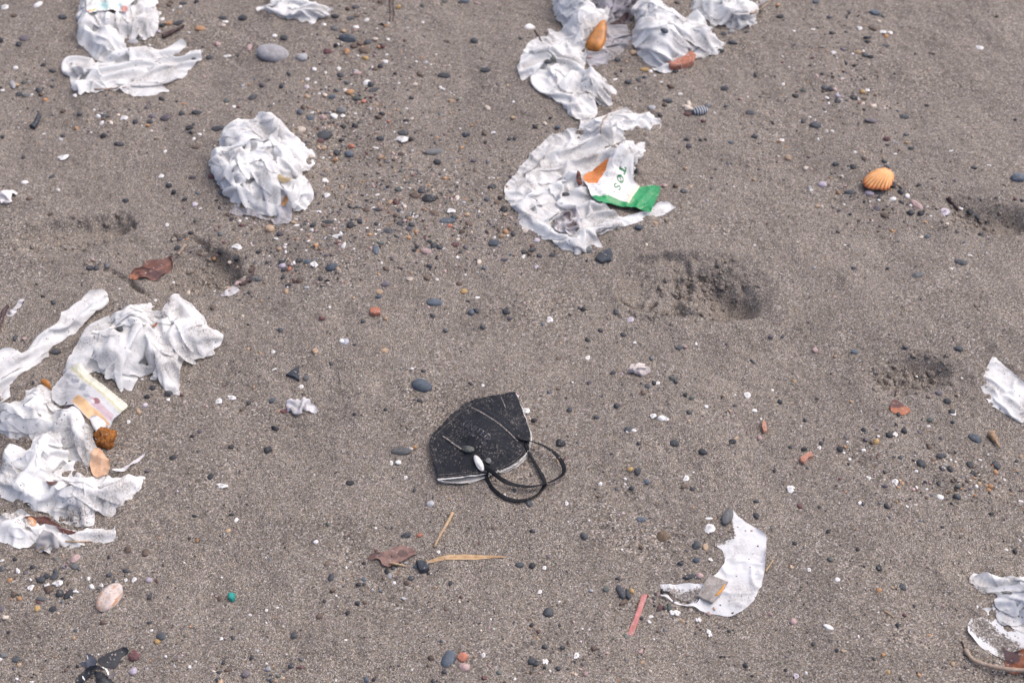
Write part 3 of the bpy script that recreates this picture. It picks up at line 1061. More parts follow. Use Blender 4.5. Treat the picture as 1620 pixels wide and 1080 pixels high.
cloth_obj('wet_wipe', [
    D([(914, 118), (930, 114), (948, 118), (962, 130), (976, 140), (975, 149), (950, 146), (924, 148), (914, 136)], seed=35, g=(1.35, 1.35), zo=.005),
    D([(822, 124), (820, 112), (828, 90), (836, 72), (858, 62), (870, 58), (862, 48), (876, 54), (896, 48), (920, 66), (927, 94), (922, 118), (932, 140), (946, 170), (930, 186), (905, 188), (896, 172), (864, 152), (840, 132), (838, 120)], seed=36, g=(1.4, 1.4), zo=.008, dome=.014),
    D([(838, 108), (858, 112), (885, 126), (918, 132), (934, 146), (944, 168), (902, 176), (894, 166), (866, 150), (842, 132)], seed=37, g=(1.8, 1.15), fdir=-38, zo=.014),
    D([(824, 124), (820, 112), (826, 90), (848, 86), (872, 88), (872, 100), (850, 112)], seed=38, g=(2.0, 1.2), fdir=12, zo=.02),
    D([(834, 76), (856, 64), (884, 62), (912, 68), (926, 92), (920, 122), (908, 136), (884, 136), (878, 112), (886, 88), (866, 80), (842, 86)], seed=39, g=(2.1, 1.1), fdir=('c', 872, 106), zo=.028, dome=.016),
    D([(902, 154), (914, 142), (932, 146), (948, 170), (938, 184), (912, 190), (902, 176)], seed=40, g=(1.15, 1.15), zo=.012, dome=.0)],
    M['wipe'], "large knotted white wipe with dark pebbles lying in it, left of the amber shell shard", 'wipe', WG)
cloth_obj('wet_wipe', [
    D([(1003, 14), (1012, 4), (1044, -8), (1048, 14), (1064, 20), (1078, 34), (1090, 26), (1112, 28), (1124, 44), (1136, 56), (1151, 67), (1128, 74), (1106, 82), (1098, 72), (1090, 88), (1074, 92), (1046, 96), (1024, 90), (1006, 70), (998, 50), (1004, 32)], seed=41, g=(1.4, 1.4), zo=.008, dome=.012),
    D([(998, 48), (1010, 30), (1030, 24), (1052, 40), (1080, 52), (1092, 78), (1084, 90), (1046, 96), (1022, 88), (1004, 68)], seed=42, g=(1.9, 1.15), fdir=-30, zo=.02, dome=.012),
    D([(1072, 34), (1092, 25), (1114, 28), (1126, 46), (1150, 67), (1128, 74), (1106, 80), (1092, 66), (1078, 52)], seed=43, g=(1.5, 1.15), fdir=-40, zo=.022, dome=.014),
    D([(1004, 14), (1014, 4), (1044, -8), (1048, 16), (1040, 28), (1018, 34), (1006, 30)], seed=44, g=(1.6, 1.6), zo=.022)],
    M['wipe'], "large heaped white wipe with a red brick chip under its lower edge", 'wipe', WG)
cloth_obj('wet_wipe', [
    D([(1088, 15), (1094, 0), (1104, -14), (1180, -16), (1192, 0), (1198, 14), (1197, 33), (1178, 37), (1158, 36), (1138, 28), (1116, 26), (1108, 16)], seed=45, g=(1.8, 1.3), fdir=-70, zo=.012, dome=.014),
    D([(1138, 8), (1156, 2), (1190, 4), (1198, 18), (1194, 34), (1172, 36), (1150, 32), (1138, 24)], seed=46, g=(1.7, 1.7), zo=.018)],
    M['wipe'], "white wipe at the top edge, rightmost of the washed-up wipes there", 'wipe', WG)
cloth_obj('wet_wipe', [D([(1184, -14), (1236, -14), (1222, 2), (1204, 12), (1196, 16), (1190, 4)], seed=47, g=(1.5, 1.2), fdir=30, zo=.008)],
          M['gauze'], "thin greyish wipe behind the rightmost white wipe at the top edge", 'wipe')
# --- centre pile with the green wrapper
cloth_obj('wet_wipe', [
    D([(915, 204), (922, 190), (948, 190), (964, 178), (984, 171), (996, 172), (1002, 184), (1014, 180), (1025, 173), (1036, 184), (1048, 194), (1044, 200), (1020, 202), (1002, 207), (990, 206), (985, 220), (968, 226), (945, 216)], seed=51, g=(1.6, 1.15), fdir=15, zo=.008),
    D([(955, 206), (978, 204), (992, 208), (994, 222), (984, 238), (974, 243), (966, 230), (955, 220)], seed=52, g=(1.7, 1.7), zo=.02)],
    M['wipe_dusty'], "white wipe trailing to the right above the pile with the green wrapper", 'wipe', WG)
cloth_obj('wet_wipe', [
    D([(962, 238), (984, 244), (1010, 224), (1022, 220), (1020, 232), (1004, 246), (1009, 258), (1004, 276), (984, 280), (960, 262)], seed=53, g=(1.6, 1.2), fdir=40, zo=.01),
    D([(797, 300), (800, 288), (822, 262), (846, 230), (872, 210), (906, 206), (945, 207), (968, 220), (978, 250), (970, 268), (950, 262), (930, 300), (960, 330), (985, 345), (1000, 344), (1004, 352), (980, 360), (950, 372), (920, 372), (880, 372), (845, 352), (818, 332), (812, 316)], seed=54, g=(1.35, 1.35), zo=.008, dome=.010),
    D([(862, 238), (880, 214), (908, 206), (944, 208), (966, 224), (975, 248), (962, 262), (930, 262), (898, 272), (866, 280), (832, 282), (836, 260)], seed=55, g=(1.9, 1.15), fdir=22, zo=.022, dome=.014),
    D([(826, 262), (846, 238), (866, 216), (872, 224), (852, 252), (836, 272)], seed=56, g=(1.8, 1.1), fdir=48, zo=.016),
    D([(797, 298), (804, 284), (826, 268), (846, 276), (870, 288), (886, 312), (884, 330), (866, 342), (846, 336), (816, 320)], seed=57, g=(1.9, 1.1), fdir=('c', 846, 310), zo=.024, dome=.016),
    D([(868, 296), (892, 278), (918, 272), (928, 290), (936, 316), (918, 330), (892, 322)], seed=58, g=(2.0, 2.0), zo=.016),
    D([(930, 322), (960, 330), (986, 344), (984, 352), (954, 362), (920, 368), (905, 350), (912, 330)], seed=60, g=(1.8, 1.2), fdir=12, zo=.014)],
    M['wipe_soiled'], "big heap of soiled white wipe under the green and white wrapper", 'wipe', WG)
cloth_obj('wet_wipe', [
    D([(814, 318), (834, 330), (860, 350), (884, 366), (906, 372), (930, 366), (960, 356), (1000, 344), (1030, 332), (1042, 322), (1060, 317), (1069, 328), (1056, 336), (1022, 346), (986, 360), (958, 368), (942, 376), (957, 394), (950, 398), (934, 388), (914, 399), (890, 394), (862, 376), (843, 362), (820, 342)], seed=59, g=(1.6, 1.06), fdir=('c', 930, 250), zo=.006, dome=.006)],
    M['wipe'], "stretched white wipe curving along the lower side of the heap with the green wrapper", 'wipe', WG)
# --- left group
cloth_obj('wet_wipe', [
    D([(165, 453), (170, 461), (146, 488), (120, 512), (98, 528), (80, 542), (76, 556), (58, 572), (30, 590), (18, 604), (14, 624), (-14, 640), (-16, 556), (20, 546), (34, 556), (52, 536), (86, 508), (100, 492), (122, 476), (144, 458)], seed=61, g=(2.1, 1.04), fdir=38, zo=.008, dome=.016, lam=.02),
    D([(165, 453), (170, 461), (120, 508), (80, 534), (40, 568), (0, 596), (-10, 585), (20, 562), (86, 508), (104, 488), (146, 458)], seed=62, g=(1.9, 1.04), fdir=34, zo=.020, dome=.012, lam=.016)],
    M['wipe'], "long white wipe twisted like a rope at the left edge", 'wipe', WG)
cloth_obj('wet_wipe', [
    D([(98, 586), (112, 556), (142, 516), (164, 500), (200, 480), (236, 470), (243, 474), (234, 486), (230, 494), (254, 492), (264, 476), (282, 465), (300, 474), (318, 488), (328, 508), (352, 525), (344, 540), (325, 553), (304, 560), (286, 558), (283, 574), (278, 612), (268, 608), (236, 582), (228, 566), (222, 574), (202, 598), (190, 605), (170, 592), (148, 584), (128, 592)], seed=63, g=(1.4, 1.4), zo=.008, dome=.012),
    D([(100, 582), (116, 556), (146, 518), (176, 498), (182, 520), (160, 548), (140, 570), (122, 586)], seed=64, g=(2.1, 1.08), fdir=50, zo=.016),
    D([(194, 512), (196, 490), (212, 478), (236, 469), (243, 474), (236, 486), (222, 500), (204, 516)], seed=65, g=(1.9, 1.05), fdir=32, zo=.026, dome=.014),
    D([(148, 556), (164, 532), (196, 520), (230, 524), (236, 546), (222, 574), (200, 600), (176, 592), (156, 582)], seed=66, g=(1.7, 1.15), fdir=28, zo=.022, dome=.014),
    D([(232, 540), (244, 520), (262, 512), (284, 520), (288, 548), (282, 566), (256, 570), (236, 560)], seed=67, g=(2.0, 2.0), zo=.022, dome=.012),
    D([(228, 564), (244, 556), (262, 568), (284, 572), (280, 613), (262, 602), (240, 586)], seed=68, g=(1.3, 1.1), fdir=-60, zo=.012),
    D([(258, 500), (264, 478), (282, 465), (302, 474), (318, 490), (328, 508), (312, 524), (286, 520), (262, 516)], seed=69, g=(1.9, 1.25), fdir=70, zo=.026, dome=.014),
    D([(286, 548), (300, 524), (322, 510), (352, 525), (344, 541), (324, 554), (304, 560)], seed=70, g=(1.5, 1.1), fdir=20, zo=.016)],
    M['wipe_soiled'], "wide heap of white wipe with orange leaf bits, right of the rope-like wipe", 'wipe', WG)
cloth_obj('wet_wipe', [
    D([(-16, 646), (-10, 636), (14, 634), (40, 624), (36, 616), (60, 606), (78, 610), (82, 634), (100, 650), (126, 638), (146, 668), (148, 690), (160, 724), (140, 727), (104, 716), (76, 706), (50, 700), (16, 690), (-16, 684)], seed=71, g=(1.35, 1.35), zo=.010, dome=.012),
    D([(36, 620), (58, 606), (76, 608), (82, 628), (70, 646), (56, 656), (40, 650)], seed=72, g=(1.6, 1.6), zo=.024, dome=.016),
    D([(60, 650), (84, 634), (112, 632), (130, 640), (124, 664), (146, 676), (144, 690), (110, 682), (74, 676)], seed=73, g=(1.8, 1.4), zo=.020, dome=.012),
    D([(40, 672), (64, 664), (104, 678), (144, 684), (160, 724), (140, 727), (100, 714), (60, 700), (44, 690)], seed=74, g=(1.25, 1.05), fdir=-18, zo=.018, dome=.010)],
    M['wipe_soiled'], "smooth folded white wipe beneath the yellow sachet at the left", 'wipe', WG)
cloth_obj('wet_wipe', [
    D([(4, 738), (8, 716), (22, 706), (50, 708), (52, 694), (76, 690), (96, 695), (107, 714), (104, 730), (86, 752), (60, 756), (20, 752)], seed=75, g=(1.9, 1.9), zo=.012, dome=.012),
    D([(84, 752), (104, 736), (120, 724), (132, 734), (139, 748), (118, 756), (96, 758)], seed=76, g=(1.25, 1.25), zo=.006),
    D([(52, 698), (76, 690), (72, 706), (60, 722), (46, 742), (34, 750), (40, 728)], seed=77, g=(1.8, 1.1), fdir=58, zo=.022)],
    M['wipe'], "small puckered white wipe between two larger wipes near the peach leaf", 'wipe', WG)
cloth_obj('wet_wipe', [
    D([(-16, 738), (10, 738), (36, 752), (80, 752), (122, 750), (168, 748), (200, 751), (229, 748), (212, 780), (190, 798), (168, 811), (150, 802), (144, 814), (132, 826), (110, 818), (70, 802), (44, 800), (20, 790), (-16, 776)], seed=78, g=(1.4, 1.3), zo=.008, dome=.010),
    D([(-16, 742), (14, 742), (40, 752), (76, 764), (78, 780), (46, 790), (20, 788), (-16, 770)], seed=79, g=(1.7, 1.15), fdir=-15, zo=.018),
    D([(120, 760), (144, 756), (146, 790), (140, 816), (124, 818), (122, 790)], seed=80, g=(1.6, 1.1), fdir=88, zo=.02, dome=.01),
    D([(44, 800), (60, 784), (96, 772), (124, 776), (122, 800), (96, 798), (66, 806)], seed=81, g=(1.9, 1.2), fdir=15, zo=.014),
    D([(146, 800), (150, 770), (176, 758), (228, 749), (210, 780), (170, 810)], seed=82, g=(1.35, 1.1), fdir=40, zo=.012)],
    M['wipe_dusty'], "broad flat white wipe ending in a point at right, below the peach leaf", 'wipe', WG)
cloth_obj('wet_wipe', [
    D([(-16, 826), (14, 812), (36, 806), (50, 822), (70, 836), (96, 836), (132, 832), (160, 830), (182, 828), (179, 843), (142, 852), (98, 853), (84, 862), (72, 872), (62, 862), (58, 850), (46, 862), (30, 866), (-16, 852)], seed=83, g=(1.4, 1.2), zo=.006, dome=.008),
    D([(34, 812), (46, 810), (62, 824), (90, 828), (130, 832), (181, 829), (178, 843), (140, 852), (96, 850), (62, 842), (40, 830)], seed=84, g=(1.6, 1.06), fdir=3, zo=.016, dome=.012)],
    M['wipe_dusty'], "white wipe wrapped round a long brown leaf, lowest of the wipes at left", 'wipe', WG)
# --- lower right: the half buried one
cloth_obj('face_mask', [
    D([(1158, 801), (1190, 826), (1212, 838), (1213, 870), (1208, 910), (1192, 944), (1164, 966), (1124, 958), (1088, 950), (1060, 940), (1043, 930), (1052, 930), (1080, 944), (1104, 947), (1112, 934), (1116, 916), (1130, 905), (1142, 894), (1150, 880), (1146, 862), (1130, 858), (1133, 849), (1164, 842), (1160, 822), (1154, 812)], seed=85, g=(1.14, 1.14), zo=.008, dome=.030, amp=.007, jit=0.9, paint=sanded([(1154, 812), (1158, 840), (1128, 854), (1143, 872), (1130, 898), (1112, 912), (1098, 934)], 7)),
    D([(1043, 916), (1066, 918), (1090, 916), (1115, 921), (1110, 940), (1100, 946), (1070, 936), (1050, 924)], seed=86, g=(1.2, 1.1), zo=.005, jit=0.8, paint=sanded([(1060, 930), (1085, 938), (1105, 932)], 12))],
    M['wipe_sandy'], "white torn half-buried face mask strewn with sand at lower right", 'mask')
cloth_obj('wet_wipe', [
    D([(1552, 600), (1556, 588), (1566, 574), (1572, 558), (1578, 566), (1600, 584), (1622, 604), (1660, 612), (1672, 650), (1648, 662), (1620, 660), (1590, 644), (1572, 634), (1560, 616)], seed=87, g=(1.3, 1.15), fdir=-45, zo=.014, dome=.034, amp=.007)],
    M['wipe_dusty'], "flat dusty white wipe lying alone at the right edge", 'wipe', WG)
cloth_obj('wet_wipe', [
    D([(1528, 1000), (1536, 982), (1546, 964), (1568, 956), (1600, 962), (1640, 960), (1660, 1010), (1640, 1060), (1592, 1042), (1560, 1022)], seed=88, g=(1.10, 1.10), zo=.005, dome=.004, amp=.003, paint=sanded([(1556, 990), (1580, 1006), (1600, 1020), (1592, 1034)], 13, .12))],
    M['wipe_sandy'], "thin sand-strewn wipe with a straight edge at bottom right", 'wipe', WG)
cloth_obj('wet_wipe', [
    D([(1534, 906), (1548, 898), (1580, 900), (1604, 908), (1640, 900), (1660, 950), (1640, 980), (1600, 972), (1572, 954), (1578, 940), (1590, 924), (1560, 916)], seed=89, g=(1.6, 1.3), fdir=-15, zo=.008, dome=.010),
    D([(1534, 906), (1550, 898), (1596, 904), (1612, 926), (1598, 934), (1590, 920), (1560, 914)], seed=90, g=(1.7, 1.05), fdir=-12, zo=.016),
    D([(1536, 908), (1556, 918), (1586, 922), (1592, 934), (1574, 944), (1586, 930), (1556, 926)], seed=91, g=(1.5, 1.05), fdir=-12, zo=.012),
    D([(1572, 950), (1600, 962), (1640, 984), (1650, 1000), (1620, 990), (1590, 974)], seed=92, g=(1.7, 1.05), fdir=-28, zo=.014)],
    M['wipe_dusty'], "crumpled white wipe lying on the sand-strewn one at bottom right", 'wipe', WG)
cloth_obj = _plain
H = np.maximum(H, SAND)
build_sand()

# ------------------------------------------------------------------ wrappers, mask, leaves, sticks
def lin(r, g, b):
    """sRGB 0-255 of a printed colour to linear"""
    f = lambda c: ((c / 255 + 0.055) / 1.055) ** 2.4 if c / 255 > 0.04045 else c / 255 / 12.92
    return np.array([f(r), f(g), f(b)])


def stroke(px, py, pts, w):
    d, _, _ = segdist(px, py, pts, False)
    return d < w / 2


def put(c, m, col, a=1.0):
    c[m] = c[m] * (1 - a) + np.asarray(col) * a


WR = (922, 250)


def wrapper_print(px, py):
    r = np.random.default_rng(4)
    c = np.tile(lin(226, 224, 220), (len(px), 1))
    # tiny grey print and faint lines
    put(c, stroke(px, py, [(978, 264), (965, 293)], 0.7), lin(196, 90, 84), .7)
    put(c, stroke(px, py, [(974.5, 262), (961, 292)], 0.5), lin(170, 172, 178), .6)
    put(c, stroke(px, py, [(994.5, 285), (986, 302)], 0.9), lin(196, 90, 84), .8)
    for k in range(3):
        put(c, stroke(px, py, [(930, 293 + 3.4 * k), (944 + 4 * (k == 0), 294.5 + 3.2 * k)], 1.6), lin(165, 165, 172), .55)
    put(c, stroke(px, py, [(957, 279), (960, 281.5), (964, 283)], 1.1), lin(150, 150, 155), .7)
    put(c, stroke(px, py, [(960, 276), (960, 281)], .9), lin(150, 150, 155), .6)
    put(c, stroke(px, py, [(954, 291), (958, 289.5)], .8), lin(150, 160, 155), .6)
    # picture of a golden crisp biscuit on the left corner
    bis = inside(px, py, [(919, 275), (930, 266), (964, 256), (963, 262), (944, 291.5), (930, 290), (926, 286)])
    n = np.sin(px * 1.9 + 2.1 * np.sin(py * 0.9)) + np.sin(py * 2.3 + 1.7 * np.sin(px * 0.7 + py * .5))
    t = np.clip(0.5 + 0.22 * n, 0, 1)[:, None]
    bc = lin(186, 92, 34) * (1 - t) + lin(236, 158, 84) * t
    c[bis] = bc[bis]
    # pale golden corner near the green end
    wc = inside(px, py, [(1008, 286), (1015, 287), (1006, 300), (996, 315), (992, 314), (994, 306)])
    put(c, wc, lin(226, 186, 140), .55)
    put(c, stroke(px, py, [(991, 302), (994, 306), (993, 303)], 1.2), lin(178, 110, 60), .8)
    # the letters T O S, green, reading downwards with their tops to the right
    dirv = np.array([-0.36, 0.933]); up = np.array([0.933, 0.36])
    gcol = lin(22, 112, 66)

    def loc(cx, cy):
        x = px - cx; y = py - cy
        return x * dirv[0] + y * dirv[1], x * up[0] + y * up[1]
    a, b = loc(984.6, 273.5)                              # T
    put(c, stroke(a, b, [(-3.4, 4.4), (3.4, 4.4)], 1.7) | stroke(a, b, [(0, 4.4), (0, -4.6)], 2.7) | stroke(a, b, [(-2.0, -4.8), (2.0, -4.8)], 1.2)
        | stroke(a, b, [(-3.4, 4.4), (-3.6, 2.4)], 1.1) | stroke(a, b, [(3.4, 4.4), (3.6, 2.4)], 1.1), gcol)
    a, b = loc(981.3, 284.3)                              # O with a slanted counter
    e = (a / 4.7) ** 2 + (b / 6.0) ** 2
    e2 = ((a + 0.25 * b * 0.5) / 2.0) ** 2 + (b / 4.3) ** 2
    put(c, (e < 1) & (e2 > 1), gcol)
    put(c, stroke(a, b, [(-2.2, -3.6), (2.2, 3.6)], 1.0), gcol)
    a, b = loc(976.0, 295.8)                              # S
    put(c, stroke(a, b, [(2.6, 3.4), (1.9, 4.6), (0, 5.2), (-2.1, 4.4), (-2.7, 2.7), (-1.6, 1.0), (1.4, -0.6), (2.6, -2.3), (2.0, -4.2), (0, -5.0), (-2.0, -4.5), (-2.8, -3.0)], 2.0), gcol)
    put(c, np.hypot(px - 971.3, py - 303.2) < 1.1, gcol)  # the point after it
    put(c, stroke(px, py, [(981.5, 267), (983.3, 265.6)], 1.2), gcol)
    for k in range(4):
        put(c, stroke(px, py, [(953 + 3.2 * k, 308.5 - .2 * k), (954.5 + 3.2 * k, 307 - .2 * k)], 1.1), gcol, .8)
    # green bands: lower edge and the crimped end
    g = lin(24, 138, 78)
    low = inside(px, py, [(930, 310), (948, 309.0), (964, 308.5), (980, 312), (996, 315), (1000, 308), (1010, 294), (1014, 286), (1026, 282), (1052, 276), (1046, 300), (1034, 334), (1008, 326), (975, 324), (950, 328), (932, 324)])
    c[low] = g
    rib = low & (px > 1024 + (300 - py) * .12) & (np.sin((px * .97 + py * .2) * 3.0) > .55)
    put(c, rib, lin(18, 104, 58), .55)
    for k in range(16):
        put(c, stroke(px, py, [(936 + 3.1 * k, 304.2 - .05 * k), (937.8 + 3.1 * k, 304.1 - .05 * k)], .7), lin(150, 155, 160), .6)
    put(c, low & stroke(px, py, [(1012, 292), (1030, 297), (1041, 301)], 0.7), lin(14, 84, 48), .8)
    put(c, low & stroke(px, py, [(1025, 282), (1023, 300), (1019, 325)], 0.9), lin(14, 84, 48), .8)
    return c * (1 + 0.03 * r.standard_normal((len(px), 1)))


def crimp(axis_pts, spacing, amp, band):
    def f(px, py):
        (x0, y0), (x1, y1) = axis_pts
        L = math.hypot(x1 - x0, y1 - y0)
        t = ((px - x0) * (x1 - x0) + (py - y0) * (y1 - y0)) / L
        d, _, _ = segdist(px, py, axis_pts, False)
        return np.where(d < band, amp * (0.5 + 0.5 * np.sin(2 * math.pi * t / spacing)), 0)
    return f


M['foil'] = attr_material("printed plastic film", 0.28, 0.45, None, 0.25, 90)
M['sachet'] = attr_material("cloudy plastic sachet film", 0.35, 0.45, None, 0.35, 80, 0.25)


def wr_tilt(px, py):
    ridge = 0.008 * np.exp(-(segdist(px, py, [(1000, 318), (1012, 300), (1020, 290)], False)[0] / 5) ** 2)
    pf = 0.010 * np.exp(-((px - 965) / 32) ** 2 - ((py - 288) / 20) ** 2)
    cr = 0.0012 * np.sin((px * 0.95 + py * 0.24) * 1.6) * (px > 1022)
    return ridge + pf + cr + 0.003


cloth_obj('wrapper', [D([(921, 273), (930, 266), (948, 262), (964, 258.5), (975, 262), (990, 260), (1004, 257), (1002, 268), (1001, 283), (1014, 287), (1024, 285), (1026.5, 280), (1036, 281), (1047.5, 281), (1044, 295), (1038, 310), (1030, 330), (1020, 326), (1008, 322), (985, 320.5), (965, 318.5), (946, 323), (937, 312), (930, 298), (924, 286)],
    seed=101, h=0.00085, g=(1.015, 1.015), zo=.022, amp=.0006, dome=.006, steps=26, iters=2, bend=.5, pin=.1, edge=0.0, jit=0.15, paint=wrapper_print, tilt=wr_tilt, clear=.003, grav=0.0)],
    M['foil'], "torn white and green snack wrapper with green letters and an orange biscuit picture", 'wrapper', sub=0)


def sachet_print(px, py):
    (x0, y0), (x1, y1) = (125, 570), (198, 628)
    L = math.hypot(x1 - x0, y1 - y0)
    v = ((px - x0) * -(y1 - y0) + (py - y0) * (x1 - x0)) / L          # distance from the crimped edge, towards the lower left
    u = ((px - x0) * (x1 - x0) + (py - y0) * (y1 - y0)) / L
    c = np.tile(lin(206, 206, 208), (len(px), 1))
    nz = np.sin(px * .21 + 1.3 * np.sin(py * .17)) * np.sin(py * .19 + px * .05)
    put(c, nz > .25, lin(212, 212, 216), .6)
    put(c, nz < -.45, lin(180, 182, 188), .5)
    put(c, v < 17, lin(214, 208, 160), .5)
    put(c, v < 12, lin(232, 231, 214))
    put(c, np.abs(v - 12.5) < .7, lin(206, 198, 150))
    org = inside(px, py, [(112, 632), (122, 624), (132, 630), (142, 640), (158, 648), (170, 660), (166, 670), (146, 662), (128, 652)])
    put(c, org, lin(228, 182, 124), .85)
    put(c, inside(px, py, [(140, 626), (152, 626), (166, 640), (178, 648), (170, 658), (156, 646), (142, 638)]), lin(196, 160, 172), .7)
    put(c, np.hypot(px - 151, py - 631) < 5, lin(140, 84, 86), .85)
    put(c, np.hypot(px - 145, py - 633) < 3, lin(225, 220, 220), .9)
    for x, y, w in ((118, 597, 5), (131, 606, 4), (129, 612, 4), (136, 625, 4)):
        put(c, np.hypot((px - x) / 1.3, py - y) < w, lin(140, 144, 156), .7)
    return c


def teeth(a, b, n, depth, out):
    """a serrated edge from a to b"""
    p = []
    for k in range(n):
        t = k / n
        p.append((a[0] + (b[0] - a[0]) * t, a[1] + (b[1] - a[1]) * t))
        t = (k + .5) / n
        p.append((a[0] + (b[0] - a[0]) * t + out[0] * depth, a[1] + (b[1] - a[1]) * t + out[1] * depth))
    return p


def sa_tilt(px, py):
    (x0, y0), (x1, y1) = (125, 570), (198, 628)
    L = math.hypot(x1 - x0, y1 - y0)
    v = ((px - x0) * -(y1 - y0) + (py - y0) * (x1 - x0)) / L
    u = ((px - x0) * (x1 - x0) + (py - y0) * (y1 - y0)) / L
    return 0.012 * np.exp(-((v - 34) / 20) ** 2) * np.exp(-((u - 44) / 40) ** 2) + np.where(v < 12, .0007 * np.sin(u * 2.1), 0) + .002


cloth_obj('sachet', [D(teeth((122, 571), (198, 627), 26, 1.3, (.6, -.78)) + [(199, 629), (188, 642), (178, 652), (172, 664), (167, 671), (150, 664), (128, 654), (112, 640), (92, 636), (78, 622), (80, 604), (92, 588), (106, 578)],
    seed=102, h=0.0010, g=(1.03, 1.03), zo=.020, amp=.001, dome=.004, steps=26, iters=2, bend=.4, pin=.1, edge=0.0, jit=None, paint=sachet_print, tilt=sa_tilt, clear=.002, grav=0.0)],
    M['sachet'], "cloudy plastic sachet with a pale yellow crimped edge on the left wipe pile", 'sachet', sub=0)


def small_sachet_print(px, py):
    c = np.tile(lin(228, 227, 220), (len(px), 1))
    for x, y, rx, ry, k in ((164, 9, 10, 5, .8), (166, 14, 6, 2.5, .9), (183, 5, 9, 4, .55), (188, 11, 8, 3, .6), (150, 2, 6, 2, .3), (200, 2, 6, 4, .4)):
        m = ((px - x) / rx) ** 2 + ((py - y) / ry) ** 2 + .35 * np.sin(px * 1.3) * np.sin(py * 1.7) < 1
        put(c, m, lin(160, 204, 202), k * .8)
    put(c, stroke(px, py, [(166, 2), (166.3, 9)], 1.4), lin(110, 112, 122), .9)
    put(c, stroke(px, py, [(138, 19), (145, 17.6)], 2), lin(232, 160, 140), .9)
    put(c, stroke(px, py, [(145, 17.6), (150, 16.8)], 2), lin(190, 200, 110), .9)
    put(c, ((px - 197) / 5) ** 2 + ((py - 15) / 4) ** 2 < 1, lin(200, 130, 120), .9)
    return c


cloth_obj('sachet', [D([(136, -16), (136, 17), (140, 21), (158, 19), (176, 16), (198, 19), (206, 14), (212, -2), (214, -18)], seed=103, h=0.0013, g=(1.05, 1.05), zo=.03, amp=.001, dome=.004,
    steps=24, iters=2, bend=.4, pin=.1, edge=0.0, jit=.2, paint=small_sachet_print, clear=.002, grav=0.0)],
    M['foil'], "small cream sachet with teal print lying on the top left wipe", 'sachet', sub=0)

# ---- the black mask
BLK = plain_material("black elastic", (0.018, 0.019, 0.022), 0.85, 0.18, 0.3, 200, 0.02)
LINING = plain_material("white mask lining", (0.62, 0.60, 0.57), 0.85, 0.2, 0.12, 200, 0.05)
SEAM = plain_material("sand caught in a welded seam", (0.185, 0.165, 0.15), 0.9, 0.2, 0.9, 700, 0.2, .8, 500)
INK = plain_material("faded grey lilac print", (0.075, 0.074, 0.098), 0.8, 0.2, 0.75, 420, 0.1)
MASK_OUT = [(815, 624.5), (776, 632), (736, 641), (709, 665), (683, 689), (679, 699), (685, 728), (692, 758), (712, 756), (740, 752.5), (774, 749), (796, 743), (813, 735), (826, 724), (833.5, 713), (839, 697), (839, 686), (834, 670), (826, 648)]


def mask_height(px, py):
    """the bulge of the folded mask and its pressed welds"""
    f = 0.013 * np.exp(-(((px - 765) / 46) ** 2 + ((py - 690) / 36) ** 2))
    for pts in ([(746, 645), (760, 652), (790, 671), (819, 698)], [(700, 690), (716, 701), (732, 713), (750, 726), (768, 742)]):
        f -= .0022 * np.exp(-(segdist(px, py, pts, False)[0] / 2.0) ** 2)
    f -= .0014 * np.exp(-(segdist(px, py, [(795, 630), (806, 655), (812, 668)], False)[0] / 1.6) ** 2)
    return f + .0055


msk = empty('face_mask', spot(760, 695))
tag(msk, "black folded face mask dusted with sand, ear loops spread to the right", 'mask')
z_under = float(hat(*spot(760, 695)[:2]))
# rear panel peeps out under the open edge
rear = [(x, y) for x, y in MASK_OUT[:8]] + [(706, 762), (730, 763.5), (756, 759), (775, 751.5), (800, 746), (819, 737), (832, 726), (838.5, 713), (841.5, 698), (841.5, 684), (836, 668), (828, 647)]
V, F, _ = cloth(rear, h=.003, zo=.003, g=(1.01, 1.01), amp=.0005, dome=0, steps=15, seed=111, jit=None, clear=.0012)
mesh_obj('rear_panel', V, F, LINING, msk)
V, F, _ = cloth(MASK_OUT, h=.0016, zo=.006, g=(1.03, 1.03), amp=.0006, dome=.0, steps=22, iters=2, bend=.6, edge=0, pin=.1, seed=112, jit=None, tilt=mask_height, clear=.002, grav=0.0)
fp = mesh_obj('front_panel', V, F, M['mask'], msk)
sm = fp.modifiers.new('thickness', 'SOLIDIFY'); sm.thickness = .0016; sm.offset = -1


def on_mask(pts, lift=.0006, m=10):
    P = spline(pts, m)
    return np.array([spot(x, y, None, 0) + [0, 0, lift] for x, y in P])


def trim(pts, w, mat_, name, lift=.0008, parent=msk):
    return ribbon(name, on_mask(pts, lift), w, mat_, parent, .0007)


trim([(692, 758.3), (712, 757.2), (740, 753.8), (774, 750.2), (796, 744.2), (813.5, 736.2), (827, 725), (834.8, 713.5), (840.2, 697), (840, 686)], .0018, LINING, 'edge_trim')
trim([(692, 759), (706, 762.4), (730, 764), (756, 759.5), (774, 752)], .0014, LINING, 'edge_trim')
trim([(746, 645), (760, 652), (775, 661), (790, 671), (806, 685), (819, 698)], .0017, SEAM, 'seam', .0004)
trim([(700, 690), (708, 695), (716, 701), (724, 706.5), (731, 711)], .0020, SEAM, 'seam', .0004)
trim([(792, 628.6), (796, 636), (800, 645)], .0012, SEAM, 'seam', .0004)
